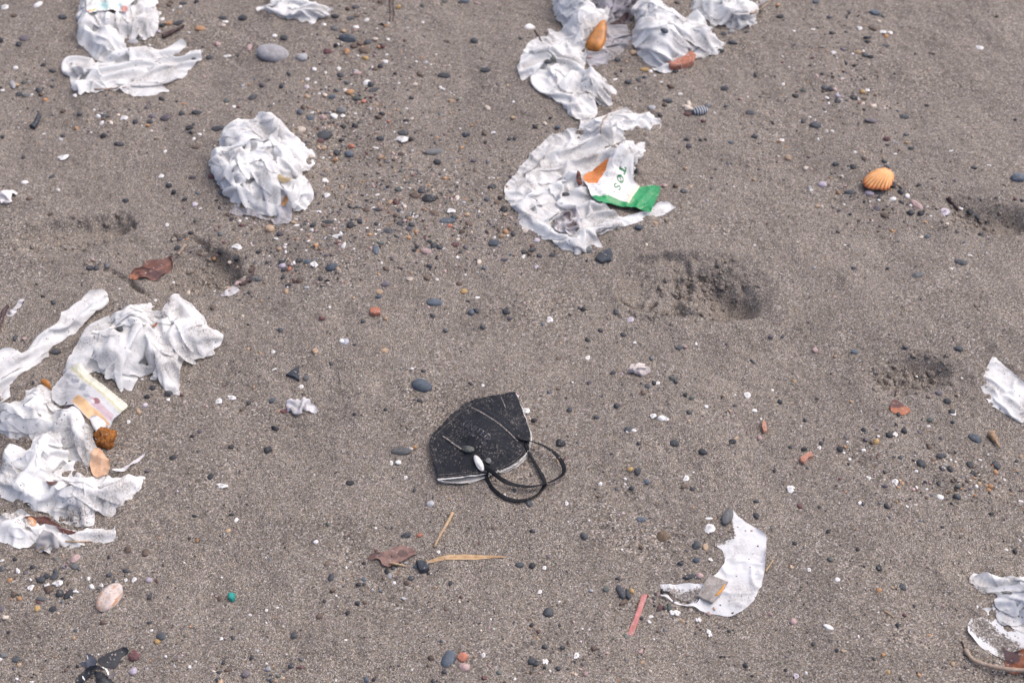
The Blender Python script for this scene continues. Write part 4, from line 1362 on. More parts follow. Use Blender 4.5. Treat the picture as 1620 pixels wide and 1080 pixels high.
# dotted stitches along the edges
st = []
for pts in ([(694, 754), (720, 752), (748, 748), (772, 744.5), (794, 738.5), (810, 731), (823, 720), (830.5, 709)], [(738, 644), (712, 667), (688, 689)], [(697, 750.5), (722, 748.5), (746, 745)]):
    P = spline(pts, 8)
    L = np.concatenate([[0], np.cumsum(np.hypot(*np.diff(P, axis=0).T))])
    for s in np.arange(0, L[-1], 2.2):
        st.append(spot(np.interp(s, L, P[:, 0]), np.interp(s, L, P[:, 1])))
st = np.array(st)
TV, TF = OCT
stV = (TV[None] * np.array([.0009, .0007, .0005]) + st[:, None, :]).reshape(-1, 3)
stF = (TF[None] + (np.arange(len(st)) * 6)[:, None, None]).reshape(-1, 3)
o = mesh_obj('stitching', stV, stF, SEAM, msk)
o['kind'] = 'stuff'


def words_on(text, a, b, size, name, parent, lift=.0007):
    """print: letters laid on the surface from photograph point a towards b"""
    cu = bpy.data.curves.new('letters', 'FONT')
    cu.body = text; cu.size = 1.0; cu.resolution_u = 2
    to = bpy.data.objects.new('letters', cu)
    COL.objects.link(to)
    bpy.context.view_layer.update()
    me0 = bpy.data.meshes.new_from_object(to.evaluated_get(bpy.context.evaluated_depsgraph_get()))
    bpy.data.objects.remove(to)
    bm = bmesh.new(); bm.from_mesh(me0)
    bmesh.ops.triangulate(bm, faces=bm.faces[:])
    bmesh.ops.subdivide_edges(bm, edges=[e for e in bm.edges if e.calc_length() > .25], cuts=1)
    bmesh.ops.triangulate(bm, faces=bm.faces[:])
    X = np.array([v.co[:2] for v in bm.verts]); F = [[v.index for v in f.verts] for f in bm.faces]
    bm.free()
    pa, pb = G(*a)[:2], G(*b)[:2]
    d = pb - pa; L = np.linalg.norm(d); d /= L
    u = np.array([-d[1], d[0]])
    sx = L / X[:, 0].max()
    q = pa + X[:, :1] * sx * d + X[:, 1:] * size * u
    z0 = spot(*a)
    sh = z0[:2] - pa
    q = q + sh
    V = np.column_stack([q, hat(q[:, 0], q[:, 1]) + lift])
    return mesh_obj(name, V, F, INK, parent, False)


words_on("UNITED", (729.5, 673.5), (772.5, 700), .0125, 'print', msk)
words_on("CE FFP2 NR", (726.5, 682), (768.5, 707.5), .0068, 'print', msk)


def loop(pts, zs, w, name):
    P = spline(pts, 9)
    n = len(P)
    zz = np.interp(np.linspace(0, 1, n), np.linspace(0, 1, len(zs)), zs)
    C = np.array([spot(x, y, SAND, z) for (x, y), z in zip(P, zz)])
    hz = hat(C[:, 0], C[:, 1])
    C[:, 2] = np.maximum(C[:, 2], hz + .0012)
    roll = .75 * np.sin(np.linspace(0, 9, n))
    return ribbon(name, C, w, BLK, msk, .0007, roll)


loop([(817, 693), (826, 695), (835, 697), (858, 704), (880, 719), (892, 738), (888, 752), (865, 764), (838, 769.5), (812, 766), (795, 759), (782, 749), (769, 739), (762, 734)],
     [.010, .012, .014, .014, .012, .009, .007, .007, .008, .010, .014, .014, .012], .0058, 'ear_loop')
loop([(832, 706), (836, 716), (845, 729), (853, 743), (860, 757), (861, 768), (852, 780), (838, 788), (818, 791.5), (797, 786), (780, 773), (772, 760), (769, 752)],
     [.006, .005, .004, .004, .003, .003, .003, .003, .003, .003, .003, .003, .004], .0054, 'ear_loop')

# ---- leaves
def leaf(label, outline, base, dark, vein=None, seed=0, veincol=None, patches=(), g=1.06, dome=.006, zo=.006, name='leaf', cat='leaf', h=.0016, mat_=None, tilt=None):
    r = np.random.default_rng(seed)
    ph = r.uniform(0, 6, 4)

    def pf(px, py):
        c = np.tile(np.array(base, float), (len(px), 1))
        n = np.sin(px * .31 + ph[0] + 1.5 * np.sin(py * .23 + ph[1])) * np.sin(py * .37 + ph[2] + px * .11)
        t = np.clip(.5 + .6 * n, 0, 1)[:, None]
        c = c * (1 - .55 * t) + np.array(dark) * .55 * t
        for x, y, rx, ry, col in patches:
            e = ((px - x) / rx) ** 2 + ((py - y) / ry) ** 2 + .3 * np.sin(px * .9 + ph[3]) * np.sin(py * .8)
            put(c, e < 1, col, .85)
        if vein:
            for pts, w in vein:
                put(c, stroke(px, py, pts, w), veincol if veincol is not None else np.array(dark) * .6, .8)
        return c
    return cloth_obj(name, [D(outline, seed=500 + seed, h=h, g=(g, g), zo=zo, amp=.0012, dome=dome, steps=40, iters=2, bend=.35, pin=.12, edge=.15, jit=.35, paint=pf, grav=.00005, tilt=tilt)], mat_ or M['leaf'], label, cat, sub=1)


M['leaf'] = attr_material("dead leaf", 0.6, 0.35, .965, .5, 160)
leaf("curled reddish brown dead leaf half sunk in the shallow left footprint", [(202, 437), (210, 424), (228, 418), (224, 411), (240, 403), (254, 404), (264, 398), (271, 400), (270, 410), (258, 422), (242, 434), (216, 438)],
     (.155, .066, .048), (.06, .032, .032), [([(203, 436), (228, 427), (250, 416), (270, 402)], 1.4)], 1, (.24, .11, .08), [(244, 424, 16, 6, (.07, .035, .038)), (210, 434, 8, 4, (.30, .12, .06))], 1.10, .010)
leaf("flat peach-coloured oval leaf on the left wipe pile", [(150, 702), (160, 704), (170, 716), (174, 728), (166, 742), (152, 749.5), (142, 742), (138, 728), (141, 712)],
     (.60, .40, .27), (.50, .29, .17), [([(156, 703), (157, 722), (152, 749)], 1.1), ([(157, 722), (170, 716)], .7), ([(156, 728), (142, 718)], .7), ([(154, 736), (166, 732)], .7)], 2, (.42, .24, .14), (), 1.02, .002, .014)
leaf("long glossy dark brown leaf lying across the lowest left wipe", [(28, 812), (46, 808), (66, 805), (78, 810), (92, 818), (108, 826), (120, 832), (112, 837), (98, 834), (80, 823), (62, 816), (46, 814)],
     (.095, .034, .028), (.06, .026, .024), [([(30, 812), (66, 810), (92, 823), (114, 834)], 1.0)], 3, (.15, .06, .05), (), 1.05, .012, .02)
leaf("pale mauve dead leaf with dark blotches left of the reed blade", [(578, 878), (590, 870), (606, 869), (622, 860), (638, 856), (654, 862), (660, 868), (650, 876), (634, 884), (614, 893), (604, 890), (600, 880), (588, 880)],
     (.24, .145, .12), (.17, .105, .095), [([(580, 878), (612, 872), (638, 868), (658, 866)], .9)], 4, (.12, .07, .065), [(636, 868, 8, 5, (.10, .062, .06)), (598, 873, 6, 3, (.12, .075, .07)), (624, 874, 4, 3, (.11, .07, .065))], 1.08, .004)
leaf("broken leaf, dark purple above and orange below, under the right footprint", [(1408, 640), (1412, 630), (1417, 624), (1428, 634), (1440, 640), (1442, 648), (1430, 652), (1418, 651), (1410, 646)],
     (.36, .135, .07), (.30, .11, .06), [([(1416, 626), (1424, 650)], .8)], 5, None, [(1418, 633, 20, 7.5, (.075, .042, .05))], 1.06, .006)
leaf("translucent reddish brown leaf at the bottom right corner", [(1588, 1012), (1594, 1020), (1606, 1026), (1624, 1020), (1650, 1014), (1650, 1062), (1620, 1059), (1600, 1060), (1592, 1048), (1594, 1034)],
     (.22, .065, .022), (.12, .05, .035), (), 6, None, [(1604, 1032, 13, 13, (.035, .024, .034)), (1592, 1020, 6, 10, (.045, .03, .04))], 1.05, .012, .010)
leaf("brown torn leaf piece tucked in the broad flat left wipe", [(72, 764), (84, 767), (97, 768), (96, 775), (84, 776), (78, 772)], (.16, .085, .065), (.10, .055, .045), (), 7, None, (), 1.04, .002, .016)
leaf("small orange and white spotted leaf scrap beside the long brown leaf", [(38, 814), (48, 811), (56, 818), (50, 825), (42, 822)], (.55, .25, .10), (.62, .45, .32), (), 8, None, [(48, 818, 2.5, 2, (.7, .6, .5)), (44, 820, 2, 1.5, (.7, .6, .5))], 1.04, .003, .018, h=.001)
leaf("tiny orange leaf sliver on the wide left wipe heap", [(234, 520), (240, 514), (250, 505), (247, 513), (240, 519)], (.30, .10, .04), (.2, .07, .03), (), 9, None, (), 1.02, .002, .034, h=.001)
leaf("upright brown seed husk on the wide left wipe heap", [(276, 510), (279, 492), (282, 496), (281, 508)], (.19, .075, .05), (.12, .05, .04), (), 10, None, (), 1.02, .004, .034, h=.001)
leaf("orange dry seed pod in the yellow-stained wipe", [(441, 318), (444, 310), (452, 306), (458, 310), (456, 316), (448, 321)], (.36, .19, .08), (.5, .30, .15), [([(443, 318), (455, 309)], 1)], 11, (.2, .1, .04), (), 1.06, .004, .018, h=.001)
leaf("yellowish crumbly lump on the yellow-stained wipe", [(438, 280), (446, 275), (458, 276), (460, 282), (450, 287), (442, 286)], (.40, .31, .17), (.28, .21, .12), (), 12, None, (), 1.5, .005, .03, 'crumb', 'crumb', h=.0014)
leaf("reddish brown wet leaf shred left of the green wrapper", [(910, 276), (916, 272), (921, 280), (922, 294), (916, 296), (912, 288)], (.11, .038, .025), (.07, .03, .022), (), 13, None, (), 1.05, .005, .016, h=.0012)
leaf("dark plum leaf shred across the top grey wipe", [(962, 32), (976, 24), (992, 14), (998, 16), (988, 26), (974, 34)], (.055, .028, .032), (.035, .02, .025), (), 14, None, (), 1.05, .004, .018, h=.0016)

# ---- amber shard, brick chips, card, plastic
AMBER = plain_material("amber brown shell shard", (0.40, 0.155, 0.028), 0.3, 0.5, 0.55, 45, 0.0, .2, 60)
BRICK = plain_material("red brick", (0.40, 0.16, 0.105), 0.85, 0.2, 0.25, 120, .16)
CARD = plain_material("wet grey card", (0.29, 0.265, 0.245), 0.85, 0.2, 0.35, 120, .12)
PINK = plain_material("faded pink plastic strip", (0.46, 0.18, 0.165), 0.6, 0.35, 0.3, 160, .10)
TEAL = plain_material("teal plastic", (0.012, 0.27, 0.225), 0.45, 0.4, 0.15, 160, .03)
SLATE = plain_material("dark blue slate", (0.036, 0.043, 0.056), 0.55, 0.35, 0.35, 70, .04)
SALMON = plain_material("salmon pottery", (0.44, 0.22, 0.155), 0.8, 0.25, 0.3, 150, .14)
RUST = plain_material("rusty brown foam", (0.27, 0.105, 0.028), 0.9, 0.2, 0.65, 260, .02, 1.0, 260)
STRAW = plain_material("dry straw", (0.42, 0.295, 0.18), 0.6, 0.35, 0.25, 120, .03)
TWIG = plain_material("dark wet twig", (0.075, 0.048, 0.047), 0.7, 0.3, 0.4, 100, .05)
PALETWIG = plain_material("pale dry stem", (0.34, 0.26, 0.20), 0.7, 0.3, 0.25, 100, .05)
CONE = plain_material("brown cone shell", (0.34, 0.22, 0.13), 0.6, 0.35, 0.4, 200, .05)
LIME = plain_material("pitted pinkish limestone", (0.60, 0.53, 0.50), 0.9, 0.2, 0.2, 150, .02, .9, 220)
WHITE = plain_material("chalky white", (0.78, 0.77, 0.75), 0.7, 0.3, 0.08, 120, .02)

slab('shell_shard', [(926, 68), (930, 60), (940, 50), (950, 42), (957, 40), (960, 48), (959, 60), (953, 71), (944, 73), (934, 71)], .011, AMBER, "curved amber brown shard standing in the grey see-through wipe", 'shard', lift=.018, inset=.25, seed=1, smooth=True, tiltv=(0, .35))
slab('shell_shard', [(64, 604), (70, 600), (78, 604), (80, 611), (70, 609)], .008, AMBER, "small amber brown shard beside the yellow sachet's left corner", 'shard', lift=.014, seed=2, smooth=True)
slab('brick_chip', [(1055, 101), (1066, 97), (1080, 93), (1094, 82), (1101, 87), (1097, 99), (1078, 105), (1062, 106)], .010, BRICK, "orange red brick chip under the big heaped white wipe", 'brick chip', seed=3, F_=SAND)
slab('card_scrap', [(1103, 943), (1110, 928), (1122, 908), (1138, 914), (1152, 920), (1141, 938), (1127, 954), (1114, 948)], .0035, CARD, "grey soggy card scrap on the half-buried white mask", 'card', inset=.05, seed=4)
slab('plastic_chip', [(1131, 942), (1138, 935), (1145, 925), (1148, 923), (1143, 934), (1136, 941)], .003, plain_material("orange yellow plastic", (.62, .27, .03), .5, .4), "slim orange yellow chip on the grey card scrap", 'plastic', seed=5, smooth=True)
slab('plastic_strip', [(1015.5, 940), (1024.5, 940), (1013, 973), (1000, 1009), (996, 1011), (990, 1008.5), (1004, 974)], .0030, PINK, "faded pink flat plastic strip at lower right of centre", 'strip', inset=.06, seed=6, rough_=.03)
slab('plastic_chip', [(360.5, 938), (366, 936.5), (371.5, 938.5), (371, 947), (367.5, 949.5), (361.5, 947)], .0065, TEAL, "small bright teal plastic chip on bare sand", 'plastic', seed=7, inset=.2)
slab('slate_chip', [(941, 409), (948, 400), (955, 396), (966, 392), (970, 403), (967, 412), (958, 413), (952, 415.5)], .0042, SLATE, "black angular slate chip below the stretched white wipe", 'stone chip', seed=8)
slab('slate_chip', [(452, 593), (461, 586), (473.5, 578), (472, 588), (473.5, 602), (465, 597)], .005, SLATE, "black three-cornered slate chip above the lacy tissue scrap", 'stone chip', seed=9)
slab('slate_chip', [(658, 887), (668, 887), (677, 890), (679.5, 899), (673, 903), (664, 904)], .008, SLATE, "dark squarish slate chip under the dry reed blade's left end", 'stone chip', seed=10)
slab('pottery_chip', [(1265, 724), (1274, 718), (1284, 714.5), (1286, 722), (1279, 724), (1272, 733), (1266, 729)], .006, SALMON, "salmon pottery chip in the sand right of centre", 'pottery chip', seed=11)
slab('pottery_chip', [(585, 488), (593, 487), (601.5, 488), (601.5, 496), (593, 497), (585.5, 496)], .006, BRICK, "small red rectangular brick chip above the bare sand in the middle", 'brick chip', seed=12)
slab('pottery_chip', [(1205, 668), (1209, 665), (1213, 672), (1213, 682), (1208, 684), (1205, 677)], .005, SALMON, "rust orange flake on the sand, right of the pebbles past the mask", 'pottery chip', seed=13)
leaf("white crumpled flaky paper scrap beside the rusty foam lump", [(146, 664), (150, 657), (160, 660), (172, 674), (176, 682), (164, 684), (156, 690), (150, 686), (148, 674)], (.72, .71, .72), (.5, .49, .5), (), 22, None, [(164, 676, 4, 3, (.2, .17, .17)), (154, 682, 3, 3, (.25, .22, .22)), (168, 668, 3, 2, (.25, .22, .22))], 1.6, .006, .016, 'paper_scrap', 'paper', h=.0019)
leaf("clump of grimy shredded white tissue in front of the green wrapper", [(880, 352), (884, 338), (895, 328), (910, 328), (920, 340), (922, 350), (908, 364), (894, 366), (886, 360)], (.62, .60, .61), (.22, .19, .19), (), 23, None, [(897, 338, 9, 6, (.16, .13, .13)), (908, 352, 7, 5, (.14, .115, .115)), (890, 354, 3, 4, (.2, .17, .17))], 2.0, .014, .022, 'tissue_scrap', 'tissue', h=.0019)
leaf("white lacy tissue scrap lying on bare sand left of the black mask", [(454, 650), (458, 636), (456, 632), (470, 634), (486, 634), (492, 642), (502, 646), (500, 653), (492, 650), (482, 648), (474, 655), (464, 650)], (.60, .585, .60), (.42, .40, .40), (), 24, None, [(474, 642, 4, 2.5, (.30, .27, .255)), (484, 644, 3, 2, (.30, .27, .255)), (466, 646, 3, 2, (.30, .27, .255))], 1.5, .004, .003, 'tissue_scrap', 'tissue', h=.0018)
leaf("small wispy white tissue scrap by the left footprint's right edge", [(345, 462), (356, 458), (366, 446), (372, 452), (380, 454), (366, 462), (352, 465)], (.52, .50, .51), (.34, .32, .31), (), 25, None, (), 1.5, .003, .003, 'tissue_scrap', 'tissue', h=.0018)
leaf("small balled white tissue with a tail at the left edge", [(0, 306), (8, 302), (18, 301), (28, 306), (18, 308), (16, 316), (8, 321), (0, 316)], (.74, .71, .70), (.55, .5, .48), (), 26, None, (), 1.6, .010, .006, 'tissue_scrap', 'tissue', h=.0018)
leaf("torn white tissue flecks at the tip of the dark twig at left edge", [(8, 494), (16, 484), (24, 484), (24, 476), (36, 466), (38, 472), (28, 482), (20, 494), (12, 498)], (.62, .60, .60), (.35, .33, .33), (), 27, None, [(14, 490, 3, 3, (.12, .09, .1))], 1.6, .004, .006, 'tissue_scrap', 'tissue', h=.0018)
leaf("white frayed tissue strand above the broad flat left wipe's tip", [(176, 748), (196, 738), (212, 724), (234, 708), (228, 716), (212, 732), (200, 742), (184, 750)], (.62, .60, .60), (.5, .48, .48), (), 28, None, (), 1.25, .003, .004, 'tissue_scrap', 'tissue', h=.0018)
leaf("torn grey tissue hanging under the lowest left wipe", [(58, 850), (70, 846), (86, 852), (94, 858), (92, 868), (82, 862), (70, 868), (62, 870), (60, 860)], (.52, .50, .49), (.34, .31, .30), (), 29, None, (), 1.6, .006, .006, 'tissue_scrap', 'tissue', h=.0018)



def lump(name, x, y, w, h_, thick, seed, knob, material, label, cat, yaw=0.0, on=False):
    """an uneven lump of stone or foam"""
    r = np.random.default_rng(seed)
    bm = bmesh.new(); bmesh.ops.create_icosphere(bm, subdivisions=5, radius=1.0)
    V = np.array([v.co[:] for v in bm.verts]); F = [[v.index for v in f.verts] for f in bm.faces]; bm.free()
    rad = np.ones(len(V))
    for fr, am in ((1.6, .16), (3.2, .10), (7, .055), (15, .03)):
        for _ in range(5):
            d = r.standard_normal(3) * fr; ph = r.uniform(0, 6.28)
            rad += knob * am * np.sin(V @ d + ph) * .6
    V = V * rad[:, None]
    V /= np.abs(V).max(0)
    s_ = mpp(x, y)
    V = V * np.array([w * s_ / 2, h_ * s_ / 2 / .82, thick / 2])
    c, n_ = math.cos(yaw), math.sin(yaw)
    V = np.column_stack([V[:, 0] * c - V[:, 1] * n_, V[:, 0] * n_ + V[:, 1] * c, V[:, 2]])
    q = spot(x, y, H if on else SAND)
    o = mesh_obj(name, V, F, material)
    o.location = q + np.array([0, 0, thick * .28])
    tag(o, label, cat)
    stamp(V + q + np.array([0, 0, thick * .28]))


lump('limestone', 1011, 587, 37, 20, .020, 3, 1.3, LIME, "pitted pinkish white limestone lump right of the mask", 'stone')
lump('foam_lump', 169, 699, 38, 34, .030, 4, 1.2, RUST, "rusty brown crumbling foam lump beside the peach leaf", 'foam')

# ---- sticks
reed = leaf("dry tan reed blade lying flat below the mask", [(658, 885), (668, 883), (690, 879), (710, 875), (735, 873.5), (765, 874), (800, 877), (801, 878.5), (770, 880), (735, 882), (700, 884), (672, 887)],
            (.52, .355, .20), (.42, .26, .13), [([(660, 885), (700, 880), (740, 877.5), (798, 877.8)], .7)], 31, (.36, .2, .09), [(664, 885, 7, 3, (.33, .19, .13))], 1.0, .004, .003, 'reed_blade', 'reed', h=.0014)
tube('straw', [(716, 812), (708, 828), (697, 846), (687, 866)], .0024, STRAW, "short dry straw standing out above the reed blade", 'straw', seed=2)
tube('straw', [(617, 891), (630, 893), (642, 896)], .0019, STRAW, "tiny pale straw under the mauve dead leaf", 'straw', seed=3)
tube('stem', [(1526, 1028), (1536, 1046), (1552, 1054), (1575, 1061), (1600, 1064), (1630, 1065), (1660, 1064)], .0026, PALETWIG, "long curved pale stem at the bottom right corner", 'stem', seed=4, taper=1.1, zs=[0, .004, .006, .005, .004])
tube('twig', [(1521, 1014), (1524, 1022), (1528, 1032)], .0012, TWIG, "short dark twig end beside the long pale stem", 'twig', seed=5)
tube('twig', [(846, 50), (851, 58), (857, 67)], .0018, TWIG, "thin brown twig beside the white shell at top centre", 'twig', seed=6)
tube('twig', [(616, -6), (617, 8), (618, 22), (617, 36)], .0016, TWIG, "thin purple brown twig at the top edge, left one of two", 'twig', seed=7)
tube('twig', [(622, -6), (622, 10), (624, 24), (621, 34)], .0013, TWIG, "thin purple brown twig at the top edge, right one of two", 'twig', seed=8)
tube('twig', [(-6, 528), (2, 512), (7, 494), (13, 486)], .0042, TWIG, "thick dark twig end at the left edge", 'twig', seed=9)
tube('driftwood', [(258, 60), (268, 55), (280, 50), (292, 43)], .0052, TWIG, "dark wet driftwood piece right of the top left wipes", 'driftwood', seed=10, taper=.5)
tube('twig', [(984, 170), (968, 180), (954, 192), (950, 206), (951, 220)], .0014, PALETWIG, "thin curved brown stem across the wipe above the green wrapper", 'twig', seed=11, zs=[0, .002, .002, .001, 0])
tube('twig', [(1187, 24), (1200, 18), (1214, 8), (1228, -6)], .0022, PALETWIG, "pale curved stem behind the rightmost top wipe", 'twig', seed=12)
tube('twig', [(380, 452), (392, 446), (400, 434), (404, 424)], .0026, TWIG, "dark short twig at the left footprint's right rim", 'twig', seed=13)
tube('twig', [(282, 404), (288, 396), (294, 388)], .0028, PALETWIG, "short reddish stem above the brown leaf in the left footprint", 'twig', seed=14)
tube('straw', [(1211, 904), (1217, 895), (1223, 886)], .0012, STRAW, "thin orange straw right of the half-buried white mask", 'straw', seed=15)
tube('straw', [(1400, 967), (1407, 971), (1413, 976)], .0011, STRAW, "tiny straw on bare sand in the lower right", 'straw', seed=16)
tube('straw', [(58, 872), (65, 868), (72, 864)], .0011, STRAW, "thin straw under the torn grey tissue at lower left", 'straw', seed=17)
tube('straw', [(104, 856), (124, 858), (144, 856)], .0011, STRAW, "thin straw along the lowest left wipe's lower edge", 'straw', seed=18)
tube('twig', [(332, 388), (332, 380), (331, 372)], .0014, TWIG, "tiny upright black twig at the rim of the left footprint", 'twig', seed=19)
tube('twig', [(1416, 626), (1418, 619), (1420, 611)], .0010, TWIG, "thin stalk above the purple and orange leaf", 'twig', seed=20)
tube('stem', [(1458, 686), (1466, 681), (1478, 682)], .0009, PALETWIG, "fine curved pale stem below the right footprint", 'stem', seed=21)
tube('driftwood', [(1499, 314), (1506, 324), (1516, 334)], .0046, TWIG, "black sliver of driftwood in the footprint at the right edge", 'driftwood', seed=22, taper=.4)
tube('cone_shell', [(1566, 688), (1571, 696), (1576, 703), (1581, 711)], .0058, CONE, "pointed brown cone shell at the right, below the dusty wipe", 'shell', seed=23, taper=.12)
tube('driftwood', [(52, 204), (58, 197), (61, 190), (62, 184)], .0052, SLATE, "bent dark grey sliver at the left under the long wipe", 'stone sliver', seed=24, taper=.6)
tube('straw', [(150, 142), (175, 142), (200, 139)], .0016, PALETWIG, "brownish stem along the lower edge of the long curled wipe", 'straw', seed=25)

# ---- black torn plastic, bottom left
TORN = plain_material("black torn plastic", (0.030, 0.032, 0.037), 0.5, 0.4, 0.4, 60, .06)
torn = empty('torn_bag', spot(160, 1050))
tag(torn, "black torn plastic bag scrap with white frayed bits at bottom left", 'bag')


def torn_bit(name, outline, m_, seed, g=1.25, zo=.01, dome=.012, fd=None):
    V, F, _ = cloth(outline, h=.0024, zo=zo, g=(g, 1.05) if fd is not None else (g, g), fdir=fd, amp=.004, dome=dome, seed=seed, jit=.4, steps=60)
    o = mesh_obj(name, V, F, m_, torn)
    s = o.modifiers.new('smooth', 'SUBSURF'); s.levels = s.render_levels = 1
    return o


torn_bit('flap', [(150, 1036), (162, 1028), (180, 1021), (196, 1016), (202, 1020), (201, 1026), (188, 1032), (182, 1046), (176, 1050), (160, 1046)], TORN, 701, 1.2, .012, .016)
torn_bit('flap', [(122, 1041), (140, 1038), (132, 1028), (140, 1030), (148, 1036), (154, 1050), (158, 1056), (146, 1052), (130, 1046)], plain_material("dark blue grey torn plastic", (.075, .08, .105), .5, .4), 702, 1.3, .008, .01)
torn_bit('flap', [(126, 1053), (142, 1050), (160, 1052), (166, 1056), (148, 1057), (132, 1056)], TORN, 703, 1.3, .008, .008)
torn_bit('flap', [(146, 1056), (156, 1056), (170, 1066), (190, 1082), (178, 1090), (160, 1074), (150, 1066)], TORN, 704, 1.5, .008, .01, -45)
torn_bit('flap', [(148, 1064), (153, 1064), (160, 1086), (154, 1090)], TORN, 705, 1.3, .006, .006, -75)
torn_bit('flap', [(114, 1090), (116, 1068), (126, 1058), (144, 1056), (150, 1064), (136, 1068), (122, 1078)], TORN, 706, 1.4, .006, .008)
torn_bit('flap', [(184, 1044), (196, 1040), (197, 1044), (186, 1047)], TORN, 707, 1.2, .004, .004)
torn_bit('flap', [(166, 1066), (172, 1060), (180, 1054), (184, 1056), (174, 1066), (170, 1072)], plain_material("grey brown torn plastic", (.13, .115, .12), .6, .3), 708, 1.3, .008, .008, 45)
for k, ol in enumerate([[(133, 1024), (136.5, 1025), (135.5, 1034), (132.5, 1033)], [(142, 1031), (149, 1032), (146, 1035)], [(149, 1042), (151.5, 1041), (153.5, 1051), (150, 1049)], [(125, 1021), (127, 1022), (131, 1032), (128, 1029)], [(158, 1048), (168, 1049), (171, 1056), (166, 1063), (167, 1055), (161, 1051)], [(126, 1059), (129, 1062), (135, 1070), (131, 1070), (126, 1065)], [(138, 1019), (140, 1020), (139, 1022)]]):
    torn_bit('frayed_edge', ol, WHITE, 720 + k, 1.1, .016, .004)

